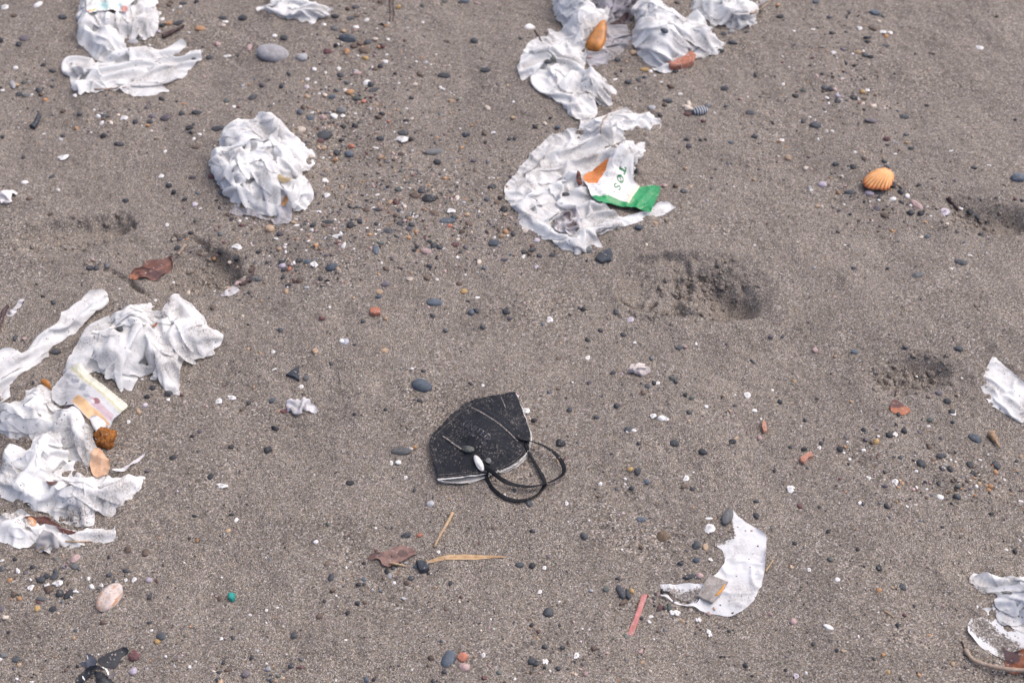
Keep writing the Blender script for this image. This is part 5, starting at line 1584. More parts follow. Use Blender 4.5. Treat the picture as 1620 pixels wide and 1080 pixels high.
# ------------------------------------------------------------------ pebbles and shells
# x y width height angle code (photograph pixels; angle counter-clockwise; a trailing ! = lies on a wipe or on the mask)
PEB = """
99 28 15 10 0 d;23 25 12 8 0 b;38 61 17 13 0 m;31 71 12 9 0 d;1 65 10 8 0 k;68 103 9 6 0 d;83 113 12 7 -20 d;20 135 20 9 -60 l;62 144 11 8 20 d;66 150 9 8 0 b;38 131 10 8 0 e;30 150 8 8 0 d;41 151 14 8 0 g;71 159 8 7 0 o
100 176 9 7 0 b;126 181 10 7 0 d;165 184 18 9 8 d;164 189 8 7 0 b;232 171 11 8 0 m;241 185 13 9 0 m;237 193 12 8 0 d;234 199 8 6 0 o;262 187 19 12 8 m;288 180 10 8 0 d;313 179 20 9 -5 d;256 157 10 8 0 k;215 193 11 8 0 d;300 203 13 10 0 k;302 210 10 6 0 k;344 204 24 12 0 d;370 206 11 7 0 d;189 229 18 9 0 d;164 216 12 7 0 k;121 204 7 8 0 o;37 249 9 5 0 d;100 216 8 7 0 d;4 217 8 6 0 k
316 46 19 11 0 o;353 41 10 7 0 c;384 29 15 11 0 d;353 28 14 9 0 d;290 6 13 7 0 d;311 3 11 6 0 k;267 9 10 8 0 b;251 10 11 10 0 b;257 40 10 10 0 k;267 38 11 9 0 o;282 37 22 9 30 d;237 57 13 10 0 m;222 62 11 10 0 g;209 67 20 11 0 l;252 51 7 6 0 v;331 91 11 10 0 d;307 94 9 7 0 u;305 101 12 9 0 b;344 71 9 8 0 p;395 76 15 9 80 p;359 160 11 8 0 e;400 156 16 12 35 d;384 137 8 6 0 l;394 134 6 4 0 o;310 233 15 8 0 b;271 4 9 6 0 b
432 87 52 31 -10 L;478 91 20 16 -15 l;518 82 17 10 8 n;549 62 31 15 -18 u;450 60 14 10 0 k;457 117 14 6 10 d;446 137 11 7 0 d;415 135 11 9 0 m;530 26 13 9 0 d;553 31 18 10 15 d;565 26 13 7 10 b;550 15 9 8 0 b;563 12 12 9 0 m;530 46 15 9 0 g;544 50 8 7 0 t;571 69 14 9 0 b;581 67 14 9 0 d;594 63 11 8 -20 c;601 75 10 6 0 o;605 72 8 6 0 d;577 80 21 12 -10 b;560 74 14 8 0 b;549 82 10 8 0 o;578 93 11 8 0 y;531 73 10 8 0 k
592 109 14 9 0 b;602 105 9 9 0 d;539 119 13 10 -15 d;565 117 14 10 20 p;549 131 11 8 0 g;587 134 12 10 0 d;592 142 20 8 20 d;554 147 15 10 20 o;526 154 13 9 0 u;514 151 11 7 0 c;486 154 8 8 0 t;533 143 10 8 0 g;565 156 17 9 0 e;575 161 8 6 -30 r;474 178 11 11 0 u;480 170 10 7 0 b;492 187 12 8 35 u;539 175 19 12 -10 g;511 186 13 9 15 p;475 206 18 12 10 c;512 215 28 17 10 d;520 213 14 12 0 b;507 224 12 9 -15 n;512 235 10 8 0 t;533 242 13 10 0 d;552 244 17 12 -5 u;556 232 11 9 -40 r;540 222 11 8 60 k;600 186 9 9 0 b;604 181 8 8 0 k;614 193 6 6 0 r;602 219 14 9 -20 d;561 200 10 8 0 k;544 201 9 7 0 k;530 254 10 8 -20 o;602 250 8 10 0 t
637 211 20 11 0 d;650 221 9 8 0 k;687 240 32 14 12 g;692 257 14 9 -15 d;702 120 23 11 0 d;664 117 12 7 -10 b;750 65 13 10 0 d;769 111 18 9 0 d;737 213 14 10 0 d;767 212 10 8 0 b;806 220 9 6 0 d;651 155 8 6 0 d;642 191 9 7 0 d;634 244 12 8 0 b;771 172 10 8 80 c;656 135 9 7 30 c;611 42 9 7 0 o;630 12 8 6 0 y;605 39 7 6 0 k;736 2 18 7 0 u;703 3 11 6 0 e;755 6 10 4 0 p;602 2 12 6 0 b
881 30 9 5 0 k;1020 112 17 9 0 y;1067 114 10 7 0 k;1021 123 10 6 0 u;1041 115 14 5 0 k;995 130 13 9 0 d;1010 128 11 7 0 d;1061 137 12 9 0 b;1056 160 16 10 0 d;1051 166 9 7 0 b;1032 171 13 9 -10 l;1044 182 9 6 0 d;1147 141 14 10 0 d;1121 168 14 11 20 g;1087 181 14 9 0 n;1112 192 9 6 0 n;1186 179 18 10 0 d;1149 169 7 5 0 d;1090 231 8 8 0 m;1086 221 9 6 -30 d;1108 222 7 5 0 k;1116 221 5 4 0 k;1193 217 10 7 0 d;1157 226 9 5 0 u;1160 67 17 8 -5 d;1145 54 10 9 0 d;1157 50 12 8 30 l;1182 51 10 4 0 d;1196 118 11 5 0 d;1141 80 11 8 0 e
862 196 7 6 0 c;847 201 9 7 20 k;882 202 11 8 0 u;871 187 6 5 0 k;814 220 8 6 0 d;824 62 7 5 0 d;977 95 11 7 30 d;1071 5 9 5 0 k;1064 15 9 5 0 k;1084 267 8 6 0 t;866 100 15 9 -10 d!;875 94 10 9 0 e!;875 105 5 5 0 r!;1001 85 14 9 20 t!;1051 51 13 9 0 u!;950 78 16 11 -20 c!
1234 27 14 7 5 d;1230 9 7 6 0 o;1290 4 13 8 0 u;1344 19 15 5 -5 d;1340 27 11 4 5 d;1357 26 8 4 0 k;1384 21 20 10 -6 u;1397 26 9 7 0 e;1382 46 18 11 -12 b;1402 59 9 7 0 o;1391 35 8 5 0 c;1315 53 9 7 0 k;1372 60 12 6 0 d;1373 66 12 6 0 k;1400 73 14 7 0 d;1312 28 9 7 0 m;1300 77 9 5 0 k;1357 83 12 8 0 t;1377 90 10 7 0 d;1369 87 9 9 0 g;1339 101 11 5 0 k;1351 104 7 5 0 k;1272 144 11 9 0 e;1305 140 12 11 0 d;1314 141 11 10 0 d;1364 146 11 8 0 y;1325 160 13 9 0 d;1350 155 14 11 0 k;1325 152 9 7 0 v;1366 157 10 6 0 b;1259 153 10 7 0 k;1290 199 21 13 0 d;1271 192 12 6 -15 d;1379 192 24 9 0 m;1429 185 19 9 -3 d;1434 214 12 6 0 d;1403 221 13 9 0 n;1441 236 11 7 0 d;1434 226 6 5 0 y;1247 250 12 10 0 t;1274 267 11 7 15 c;1322 260 12 8 0 d;1350 265 9 8 0 k;1540 266 12 6 10 d;1399 255 9 8 0 e;1404 264 10 7 30 u;1367 252 8 7 0 b;1465 167 9 3 0 k;1577 27 5 5 0 k;1606 190 6 4 0 k
82 280 11 6 0 d;46 315 11 8 0 b;79 340 8 7 0 b;199 318 12 8 0 d;268 294 11 9 0 k;275 305 10 8 0 k;292 315 11 6 0 d;352 306 16 11 0 d;336 280 15 11 0 n;304 281 14 8 0 m;142 424 14 11 0 d;152 424 10 10 0 d;170 420 10 8 0 g;147 411 7 5 0 p;281 392 11 9 60 d;349 398 12 9 0 k;375 409 11 9 0 k;401 441 18 11 5 g;398 427 12 10 70 b;337 487 9 7 0 b;84 479 10 7 0 d;24 535 11 6 0 d;39 536 8 6 0 p;190 522 12 12 0 d!;180 523 10 9 0 c!;364 415 9 6 110 c;339 409 9 6 -15 o;309 350 6 5 0 d;349 371 9 8 0 g;302 369 8 7 0 k;381 357 9 6 0 n;366 347 8 6 0 d;362 340 8 7 0 b
427 363 17 14 0 t;443 371 13 10 0 m;464 352 8 6 0 t;495 357 10 8 0 d;519 352 22 8 -3 d;515 358 14 7 0 b;554 357 13 12 0 k;569 352 9 9 0 d;596 332 16 8 0 d;579 332 12 10 0 b;616 321 11 8 0 t;627 322 13 10 -10 n;630 300 14 8 0 e;657 310 17 12 -20 b;667 302 13 11 0 d;679 314 24 13 10 d;686 337 20 10 -30 b;707 350 28 11 5 u;719 344 12 9 0 d;712 358 9 8 0 r;615 366 19 10 -15 d;596 355 8 7 0 d;632 354 11 11 0 d;646 362 14 9 0 m;651 356 10 8 0 d;657 367 6 6 0 o;640 350 8 7 0 p;595 395 20 11 -80 u;674 398 20 12 5 p;687 389 11 8 0 d;695 392 10 8 0 d;659 391 8 7 0 d;680 383 8 6 0 d;720 387 13 8 0 n;737 392 8 9 0 m;742 354 14 9 -15 b;783 385 22 12 10 u;795 374 12 8 0 t;800 368 10 7 20 o;789 365 9 6 0 b;779 296 16 9 15 k;797 332 14 13 0 k;771 316 11 10 0 d;787 321 12 9 0 b;791 314 8 9 0 k
500 389 9 8 0 o;442 394 9 7 0 t;474 412 13 9 -20 d;487 414 12 9 30 u;524 423 21 14 0 u;447 414 14 6 15 k;447 421 13 8 0 v;449 427 13 7 10 k;458 426 8 6 0 r;409 442 12 9 0 g;474 445 13 11 0 b;456 451 10 6 0 d;453 462 11 7 -15 t;507 442 8 8 0 k;519 444 7 6 0 k;611 449 16 10 20 m;600 462 14 10 -20 t;598 470 10 8 0 u;649 442 12 8 20 c;676 440 13 9 -15 b;727 449 12 9 -30 b;733 461 13 10 0 y;687 479 27 14 -2 u;685 500 9 7 0 d;746 494 12 11 -40 u;754 492 10 8 -20 d;801 493 14 11 0 d;806 504 10 8 0 m;510 504 10 8 -20 n;444 523 11 10 0 d;574 509 7 7 0 d;610 504 9 7 0 t;705 523 9 8 0 g;764 518 9 8 0 d;679 421 10 8 0 d;631 424 7 5 0 b;758 415 10 6 0 c;765 424 9 6 80 u;547 541 14 12 0 V
1051 294 10 7 0 p;1069 295 8 8 0 b;1081 303 12 9 0 d;1007 271 10 6 0 d;1010 360 15 11 0 u;930 395 16 11 0 g;831 365 10 9 0 c;829 399 10 9 0 d;842 395 15 9 35 d;874 403 12 8 20 d;842 389 8 5 0 n;854 405 8 6 0 d;975 494 12 7 0 d;986 530 10 9 0 d;950 523 8 7 40 d;930 538 10 6 0 k;916 487 6 5 0 d;1037 354 9 6 0 t;894 310 15 8 5 d!;827 289 8 5 0 d!;874 349 9 8 30 u!;812 371 8 8 0 d
1412 293 12 12 0 k;1390 304 15 7 0 e;1375 306 16 11 0 v;1346 305 20 9 0 d;1425 304 11 9 0 d;1427 321 9 6 0 d;1452 326 27 11 -50 p;1457 338 10 8 0 k;1388 330 13 12 0 m;1400 341 14 10 0 b;1441 337 12 11 0 d;1467 375 8 7 0 u;1520 415 22 10 -12 d;1452 435 21 9 15 g;1350 425 8 7 20 d;1404 425 6 5 0 d;1345 339 6 5 0 d;1610 283 26 17 0 u;1301 292 15 10 0 v;1535 336 12 10 0 k;1547 345 14 8 -50 k;1560 352 6 6 0 k;1553 372 13 7 -40 k;1617 317 8 6 0 d;1606 315 6 5 0 n;1544 485 9 5 20 b;1219 533 9 8 0 m;1238 532 9 5 0 d
87 557 20 12 4 d;267 623 15 11 -10 d;241 614 9 8 60 d;233 628 8 8 0 k;274 724 13 9 0 k;333 754 11 10 70 k;304 690 7 6 0 k;366 707 9 8 -40 k;235 745 12 6 0 m;316 683 7 7 0 m;394 637 9 6 0 d;219 651 12 6 0 t;107 647 22 9 -65 m!
485 598 11 10 0 g;499 556 10 10 0 t;609 555 14 9 0 t;667 611 34 20 -10 u;664 633 9 7 -20 d;670 587 7 7 0 d;744 607 9 4 20 d;431 633 14 9 45 u;450 651 15 8 10 n;436 678 11 7 0 k;424 712 14 13 0 k;553 764 16 8 5 k;681 797 14 11 -10 l;634 714 36 12 -2 g;656 708 8 7 0 o;740 712 22 11 -8 e!;743 718.5 11 8 0 v!;750 717 6 5 0 o!;757 734 28 12 -58 W!;772 730 11 11 0 g!;656 775 8 5 -20 d;561 655 7 6 0 d
886 701 18 13 -10 k;844 665 10 8 0 k;901 649 10 8 0 d;944 660 9 8 0 d;975 643 9 9 0 d;1067 702 17 12 -15 d;1112 716 15 11 0 d;1159 698 12 8 0 k;994 680 17 10 18 d;1090 653 10 7 0 d;1084 625 8 7 0 k;1094 630 10 7 0 e;1024 611 10 9 0 d;1035 606 9 7 0 k;1064 599 15 9 -10 e;1069 604 7 7 0 d;1017 621 11 9 0 b;1031 566 12 6 0 g;970 590 9 6 0 d;1074 550 13 9 30 d;1084 549 8 7 0 p;1191 572 11 5 0 d;1009 746 13 12 70 d;1024 762 10 9 0 u;999 772 9 8 0 d;1096 774 8 7 0 d;996 743 9 9 0 y;837 796 13 12 0 d;814 775 8 6 0 d;1197 793 9 7 60 d;1202 693 8 7 0 p;1145 626 5 5 0 t
1352 557 14 8 10 u;1516 552 14 12 30 d;1434 550 15 5 0 d;1290 555 11 8 0 p;1321 564 6 6 0 t;1421 655 10 6 15 k;1407 689 13 12 30 k;1430 682 9 8 -30 k;1386 699 9 9 0 y;1379 700 7 7 0 b;1370 696 8 7 0 m;1366 680 8 7 30 d;1542 693 21 14 -30 u;1457 734 16 15 20 d;1489 721 17 10 0 d;1503 742 12 9 -75 k;1534 735 11 12 0 d;1540 748 10 9 -30 k;1576 735 16 13 -65 d;1574 747 9 6 75 o;1490 742 10 7 0 d;1515 769 11 8 -25 e;1329 710 11 10 -40 k;1337 707 5 6 0 o;1272 711 11 6 0 k;1499 634 13 8 -10 d;1505 651 11 10 -30 k;1470 665 11 8 -20 e;1470 707 10 8 0 b;1507 668 7 6 0 d;1299 701 7 6 0 d;1250 707 7 6 0 d;1400 746 8 5 0 d;1567 769 8 8 0 o;1564 775 8 5 0 o;1542 756 6 4 0 o;1234 636 8 8 0 d;1274 665 8 6 0 d;1485 622 13 8 0 m;1256 603 6 4 0 y;1265 801 7 7 0 n;1365 797 8 6 0 d
174 946 50 34 66 P;118 884 18 12 45 p;119 896 15 10 0 g;104 896 9 7 60 l;77 932 19 13 0 b;64 917 16 11 0 d;74 911 12 9 0 d;87 911 17 12 40 d;88 904 8 8 0 d;94 938 15 12 0 d;108 940 19 12 60 k;22 940 12 10 0 b;31 947 8 7 0 o;59 962 10 10 0 y;84 963 13 9 20 k;9 977 10 8 -15 c;3 963 10 9 0 m;173 909 11 9 0 d;200 903 12 6 0 d;180 919 9 4 0 d;202 869 13 11 0 b;230 874 14 12 0 b;237 942 15 6 0 d;51 897 9 8 0 d;23 884 8 5 0 k;4 900 10 8 80 g;255 1006 18 13 0 d;249 1015 11 9 -45 y;212 1037 20 17 0 n;211 1061 14 12 0 v;25 1042 13 11 0 d;6 1036 14 8 0 g;164 984 13 8 0 b;236 985 9 5 40 d;117 1009 7 6 0 t;347 946 10 7 0 b;388 1066 15 12 0 m;345 1075 8 7 0 d;346 1063 9 5 0 d;67 947 20 8 0 g;235 917 12 8 0 v
643 847 19 11 8 d;663 847 10 7 0 r;612 904 9 9 0 k;621 898 9 6 0 d;650 914 12 9 30 d;643 922 10 8 0 b;567 924 8 7 0 k;576 924 6 6 0 d;505 975 13 9 0 b;465 1005 13 11 80 d;461 1053 11 9 0 d;565 954 9 8 0 d;550 969 9 6 15 k;526 934 8 8 0 b;709 1043 30 20 52 u;733 1039 20 15 0 r;735 1055 19 14 -30 p;682 1041 12 10 0 b;703 1062 9 8 0 d;766 1072 8 7 70 n;579 1075 11 8 0 u;591 1075 7 6 0 k;685 1078 10 5 0 d;519 829 8 6 0 e
924 848 13 11 -60 d;1014 821 17 9 0 u;1050 848 23 18 0 B;1015 866 9 7 0 b;822 893 15 10 0 d;842 895 10 9 0 k;982 937 25 15 -65 d;993 940 18 10 -70 d;999 935 9 8 70 y;986 952 15 6 0 b;959 932 12 9 0 e;935 934 8 6 60 l;867 969 18 15 0 d;841 989 8 7 -30 k;862 1023 8 8 0 d;890 1024 8 8 0 d;939 1026 10 9 70 b;841 1046 14 12 0 d;848 1049 10 9 0 d;884 1057 9 8 0 d;1102 862 15 14 0 d;1116 865 12 10 80 t;1101 886 12 9 0 u;1077 891 9 9 0 d;1151 820 28 17 58 g!;1090 912 25 8 8 d;1106 910 14 9 0 p;1044 961 11 9 80 n;1050 961 9 7 80 k;1059 960 16 9 95 e;1092 965 8 7 0 c;1121 971 9 7 75 p;1130 962 8 4 0 t;1179 1052 9 9 0 d;1190 1069 5 4 0 k;1196 815 12 9 -60 k
1310 840 9 6 -20 k;1357 869 7 6 0 k;1391 898 11 10 0 k;1429 929 13 11 0 d;1491 834 6 5 80 k;1606 871 12 6 0 k;1569 812 9 5 0 k;1397 1036 7 6 60 o;1382 1042 6 6 0 d;1507 1050 10 7 -10 t;1405 1063 8 5 -50 y;1334 1030 6 5 0 t;1257 859 7 7 0 d;1446 958 6 5 0 d;1287 1018 8 6 0 d;1431 972 9 6 0 n
"""
# white and violet shells, shell bits and chalky lumps
SHE = """
9 12 17 11 0;61 8 16 10 35;256 31 11 9 0;356 35 12 6 20;285 11 6 5 0;25 108 9 6 0;4 143 8 4 0;51 150 8 5 0;119 152 8 6 0;197 187 13 9 10;99.5 249.5 22 12 0;316 213 7 5 0;307 220 6 5 60;261 240 6 5 60;69 212 7 4 0;144 210 4 3 0;360 89 16 6 -8;252 22 8 7 -30
512 40 9 7 0;581 32 9 8 -40;563 44 9 8 30;534 71 6 5 0;497 110 8 8 0;536 109 7 6 0;487 126 8 6 0;581 131 13 10 40;546 142 6 5 0;505 149 6 4 0;529 184 14 8 -20;542 184 9 7 0;562 180 6 5 -30;636 221 22 14 -15;780 210 8 7 30;645 44 7 3 0;612 87 6 4 30;697 138 5 4 0;595 234 12 4 -10;642 194 7 3 0;515 115 5 5 0;435 57 9 6 0;499 131 5 5 60;486 139 10 6 -65 v
839 44 18 13 35;973 126 9 5 20;1076 149 8 5 0;1036 120 5 4 0;812 162 4 4 0;1133 40 6 5 0;1046 130 6 4 0
1360 45 8 8 30;1397 51 12 9 0;1408 52 9 7 0;1319 84 10 7 0;1549 76 15 9 -25;1372 143 9 6 0;1308 155 8 7 0;1317 207 6 6 0;1237 222 8 6 0;1564 262 8 3 -25;1505 239 8 4 0;1366 82 8 5 80;1286 47 8 4 0;1333 124 5 4 0;1416 244 6 3 -20
39 289 12 7 0;255 279 9 8 50;92 300 8 6 0;308 324 11 8 0 v;265 356 8 6 0;376 390 20 12 -3;246 475 6 5 0;317 330 6 4 0;189 457 4 3 0;269 291 7 4 -20
513 286 11 9 0;517 309 10 9 -20;504 335 10 5 -10;469 357 11 4 10;494 364 9 8 0;533 374 18 7 0;437 377 8 6 0;498 418 15 12 0;714 334 15 10 0;597 308 9 4 15;723 289 5 4 -20;607 316 5 4 0;724 315 6 4 20;755 471 9 4 10;736 435 5 4 20;692 442 6 4 0;560 394 4 3 0;477 364 6 4 0;600 364 10 4 0
849 380 11 7 -10 v;828 406 8 6 70;870 506 11 11 0;997 506 13 8 15 v;842 365 4 4 0;1194 388 5 4 0;849 422 8 7 0 v;1161 296 3 3 0
1413 315 12 7 10;1435 310 8 8 0;1441 325 6 5 70;1284 301 7 5 0;1335 324 4 4 0;1472 342 5 4 0;1535 404 9 3 -20;1506 425 6 5 0;1520 330 8 7 20;1495 336 18 15 75 v
346 635 12 10 20;366 630 16 9 0;204 667 8 6 0;266 632 6 5 0;244 598 14 8 0;351 769 21 10 5;197 642 6 5 0;215 585 6 6 0;225 600 6 3 0;229 641 9 7 40 v
432 557 8 6 0;434 584 8 4 35;477 612 8 8 -45;620 732 9 6 -65;630 731 10 7 0;642 755 7 6 0;471 652 6 5 0;651 710 7 7 50;815 710 3 3 0;541 540 11 9 20
832 650 15 11 10;1033 658 11 9 -20;1047 662 13 10 20;1054 662 12 10 0;1002 681 10 5 -15;930 566 9 7 55;906 605 4 3 0;1041 606 7 7 -20;1182 625 12 11 40;1117 643 7 6 0;1194 649 10 5 5;1204 662 5 4 70;1163 625 4 3 0;1085 757 12 8 40;897 796 8 7 0;1004 542 6 5 -40;1101 544 5 5 0;989 766 4 4 0;1097 747 4 3 0;798 783 6 4 20
1417 687 9 8 -20;1366 712 8 5 0;1344 726 5 5 -40;1335 716 5 5 0;1251 774 15 12 0;1416 762 12 9 20;1374 756 9 6 0;1487 786 11 10 -40;1296 708 7 6 0;1450 595 5 5 0;1469 674 7 5 0;1435 801 5 5 0;1589 759 5 5 0;1545 769 6 5 0;1492 740 7 6 0;1615 792 9 4 -5;1222 617 5 4 0;1267 674 5 4 0;1450 771 6 4 -60;1522 598 5 4 0;1450 745 7 6 -40;1360 796 7 6 60;1508 654 10 5 -45
92 924 17 13 30;49 929 11 10 55;74 925 10 7 30;29 903 8 7 0;3 887 8 5 30;114 862 6 4 0;161 925 8 7 0;212 917 9 8 60;140 915 6 6 0;396 972 7 5 0;240 997 6 4 0;350 1010 6 5 60;351 913 4 3 0;50 1078 7 3 0;199 917 7 6 0;262 1038 4 4 0;374 822 8 6 70
500 857 9 6 0;422 965 7 5 0;439 961 6 4 20;694 873 7 6 0;547 1012 6 3 0;652 1059 5 4 0;765 1036 8 8 0;532 1075 5 5 0;532 942 4 3 0;594 835 5 4 0
861 898 7 6 0;1123 836 18 16 0;1068 970 18 10 0 z;1030 975 9 5 0;1105 981 10 7 0 z;1122 1001 12 8 -70 z;912 1037 11 8 60;863 1047 10 9 0 z;870 1061 5 5 0;1034 1011 4 4 0;854 936 8 7 60;932 823 4 3 0;1121 820 14 4 0;1124 884 8 7 0;899 825 4 3 0;984 869 4 4 0;1116 961 4 3 0
1280 901 7 6 60;1325 917 9 8 -20;1311 992 18 7 -25;1260 1069 10 8 0 v;1389 968 3 3 0;1490 986 3 3 0;1592 869 6 4 -30;1546 960 6 3 -20
"""
PAL = {'d': ((.058, .062, .070), 'dark grey'), 'k': ((.034, .036, .041), 'black'), 'g': ((.145, .148, .150), 'mid-grey'), 'l': ((.37, .37, .385), 'light grey'),
       'L': ((.335, .325, .34), 'light grey'), 'm': ((.125, .110, .125), 'purplish grey'), 'b': ((.125, .090, .070), 'brown'), 'B': ((.205, .145, .095), 'tan brown'),
       'n': ((.125, .058, .060), 'maroon'), 'o': ((.40, .225, .115), 'orange'), 't': ((.40, .285, .19), 'tan'), 'c': ((.58, .50, .42), 'cream'),
       'r': ((.46, .185, .125), 'salmon red'), 'p': ((.40, .285, .27), 'dusty pink'), 'e': ((.105, .115, .105), 'greenish grey'), 'y': ((.44, .29, .125), 'ochre yellow'),
       'v': ((.42, .37, .435), 'pale lilac'), 'u': ((.092, .112, .138), 'blue grey'), 'W': ((.80, .79, .76), 'white'), 'P': ((.66, .56, .51), 'pinkish white'), 'V': ((.45, .46, .52), 'pale blue')}
STONE = {}
for k_, (c_, n_) in PAL.items():
    STONE[k_] = stone_material(n_ + " stone", c_, .55 if k_ not in 'kd' else .48, .35, .30 if k_ in 'dbmgku' else .15, .3)
# the big pale oval carries an orange stain
_n, _l = STONE['P'].node_tree.nodes, STONE['P'].node_tree.links
_b = _n['Principled BSDF']
_old = _b.inputs['Base Color'].links[0].from_socket
_tc = _n.new('ShaderNodeTexCoord')
_st = noise(_n, _l, _tc.outputs['Object'], 1.4, 4, .6, .5)
_rr = ramp(_n, [(.52, 0), (.64, .85)]); _l.new(_st.outputs[0], _rr.inputs[0])
_l.new(mix(_n, _l, _old, (.50, .235, .10), _rr.outputs[0]), _b.inputs['Base Color'])
SHELL = stone_material("white shell", (.82, .80, .78), .42, .45, .06, .07, (.6, .55, .5))
SHELL_V = stone_material("lilac shell", (.60, .54, .60), .42, .45, .12, .2)

I2, I3 = ico(3), ico(4)


def pebble_shape(seed, angular, sub):
    r = np.random.default_rng(seed)
    V, F = sub
    V = V.copy()
    for _ in range(6):                                      # low swells
        d = r.standard_normal(3); d /= np.linalg.norm(d)
        V *= (1 + r.uniform(-.10, .10) * np.clip(V @ d, -1, 1) ** 2 + .07 * r.uniform(-1, 1) * (V @ d))[:, None]
    for _ in range(angular):                                # worn flat faces
        d = r.standard_normal(3); d[2] *= .7; d /= np.linalg.norm(d)
        c = r.uniform(.62, .86)
        s = V @ d
        V -= np.clip(s - c, 0, None)[:, None] * d * .85
    V /= np.abs(V).max(0)
    return V, F


def proto(name, seed, angular, sub, material):
    V, F = pebble_shape(seed, angular, sub)
    me = bpy.data.meshes.new(name)
    me.from_pydata(V.tolist(), [], F.tolist())
    me.polygons.foreach_set('use_smooth', [True] * len(F))
    me.materials.append(material)
    return me


def shell_shape(seed):
    """a bit of thin curved shell: ragged outline, hollow underneath"""
    r = np.random.default_rng(seed)
    n = 14
    a = np.arange(n) * 2 * math.pi / n
    rad = 1 + .16 * r.standard_normal(n)
    rad = .5 * rad + .25 * np.roll(rad, 1) + .25 * np.roll(rad, -1)
    if seed % 3 == 0:
        rad *= np.where(np.abs(a - 4.0) < .9, .62, 1)
    V, F = [], []
    for layer, zoff in ((0, .12), (1, -.12)):
        for s, z in ((1.0, 0.0), (.72, .52), (.38, .86)):
            for i in range(n):
                V.append((rad[i] * s * math.cos(a[i]), rad[i] * s * math.sin(a[i]), z + zoff * (1 if layer == 0 else -1) * .9 + .05 * math.sin(3 * a[i] + seed)))
        V.append((0, 0, 1.0 + zoff * (1 if layer == 0 else -1)))
    m = 3 * n + 1
    for L in (0, 1):
        o = L * m
        for k in range(2):
            for i in range(n):
                j = (i + 1) % n
                q = (o + k * n + i, o + k * n + j, o + (k + 1) * n + j, o + (k + 1) * n + i)
                F.append(q if L == 0 else q[::-1])
        for i in range(n):
            q = (o + 2 * n + i, o + 2 * n + (i + 1) % n, o + 3 * n)
            F.append(q if L == 0 else q[::-1])
    for i in range(n):
        j = (i + 1) % n
        F.append((i, m + i, m + j, j))
    V = np.array(V); V[:, :2] /= np.abs(V[:, :2]).max(0)
    me = bpy.data.meshes.new('shell_bit')
    me.from_pydata(V.tolist(), [], F)
    me.polygons.foreach_set('use_smooth', [True] * len(F))
    me.materials.append(SHELL)
    return me


PROTO = [proto('pebble', 900 + i, (1, 3, 6, 2, 9, 4)[i % 6], I2, STONE['d']) for i in range(12)]
PROTO_BIG = [proto('pebble', 950 + i, (0, 1, 2)[i % 3], I3, STONE['d']) for i in range(4)]
SHELLS = [shell_shape(i) for i in range(8)]


def lump_shape():
    bm = bmesh.new()
    r = np.random.default_rng(3)
    for k in range(9):
        p = (r.uniform(-.7, .7), r.uniform(-.6, .6), r.uniform(0, .35))
        res = bmesh.ops.create_icosphere(bm, subdivisions=2, radius=r.uniform(.28, .5))
        for v in res['verts']:
            v.co = (v.co[0] + p[0], v.co[1] + p[1], v.co[2] + p[2])
    me = bpy.data.meshes.new('coral_lump')
    bm.to_mesh(me); bm.free()
    me.polygons.foreach_set('use_smooth', [True] * len(me.polygons))
    me.materials.append(SHELL)
    return me


LUMP = lump_shape()
LAND = [("the black face mask", 762, 690), ("the orange ribbed shell", 1390, 283), ("the teal plastic chip", 366, 943), ("the pink plastic strip", 1005, 975), ("the dry reed blade", 730, 879),
        ("the mauve leaf", 625, 873), ("the half-buried white mask", 1170, 890), ("the peach leaf", 157, 726), ("the yellow sachet", 140, 615), ("the wide left wipe heap", 250, 540), ("the rope-like wipe", 80, 535),
        ("the brown leaf", 238, 418), ("the yellow-stained wipe", 420, 262), ("the big light grey stone", 432, 87), ("the long curled wipe", 210, 105), ("the top left wipe", 185, 25), ("the thin top wipe", 465, 18),
        ("the knotted wipe", 890, 115), ("the amber shard", 943, 57), ("the heaped wipe", 1075, 55), ("the rightmost top wipe", 1150, 15), ("the green wrapper", 985, 292), ("the pile with the wrapper", 880, 300),
        ("the big shoe print", 1085, 455), ("the right-edge footprint", 1550, 345), ("the dusty wipe", 1590, 610), ("the purple and orange leaf", 1425, 640), ("the salmon pottery chip", 1275, 724), ("the limestone lump", 1011, 587),
        ("the black slate chip", 955, 405), ("the three-cornered slate", 463, 591), ("the lacy tissue", 478, 643), ("the pale oval stone", 174, 946), ("the torn black bag", 160, 1050), ("the lowest left wipe", 90, 835),
        ("the bottom right wipes", 1585, 960), ("the cone shell", 1573, 698), ("the red brick rectangle", 593, 492), ("the short straw", 700, 840), ("the ear loops", 840, 750), ("the banded stone", 1108, 178),
        ("the white oval shell", 376, 390), ("the white shell half", 636, 221), ("the big blue grey pebble", 667, 611), ("the tilted blue grey pebble", 709, 1043), ("the tan brown disc", 1050, 848), ("the brown shallow footprint", 310, 420),
        ("the orange pebble up left", 316, 46), ("the maroon pebble up top", 518, 82), ("the tiny rust flake", 1209, 674), ("the white cup shell", 351, 769), ("the blue stone at right edge", 1612, 283), ("the curved pale stem", 1575, 1061)]
items, used_items = [], []
for kind, text in (('pebble', PEB), ('shell', SHE)):
    for e in text.replace('\n', ';').split(';'):
        e = e.strip()
        if not e:
            continue
        on = e.endswith('!'); t = e.rstrip('!').split()
        x, y, w, h_, a = map(float, t[:5])
        code = t[5] if len(t) > 5 else 'w'
        items.append(dict(kind=kind, x=x, y=y, w=w, h=h_, a=a, code=code, on=on))
LIMIT = 292
small = []
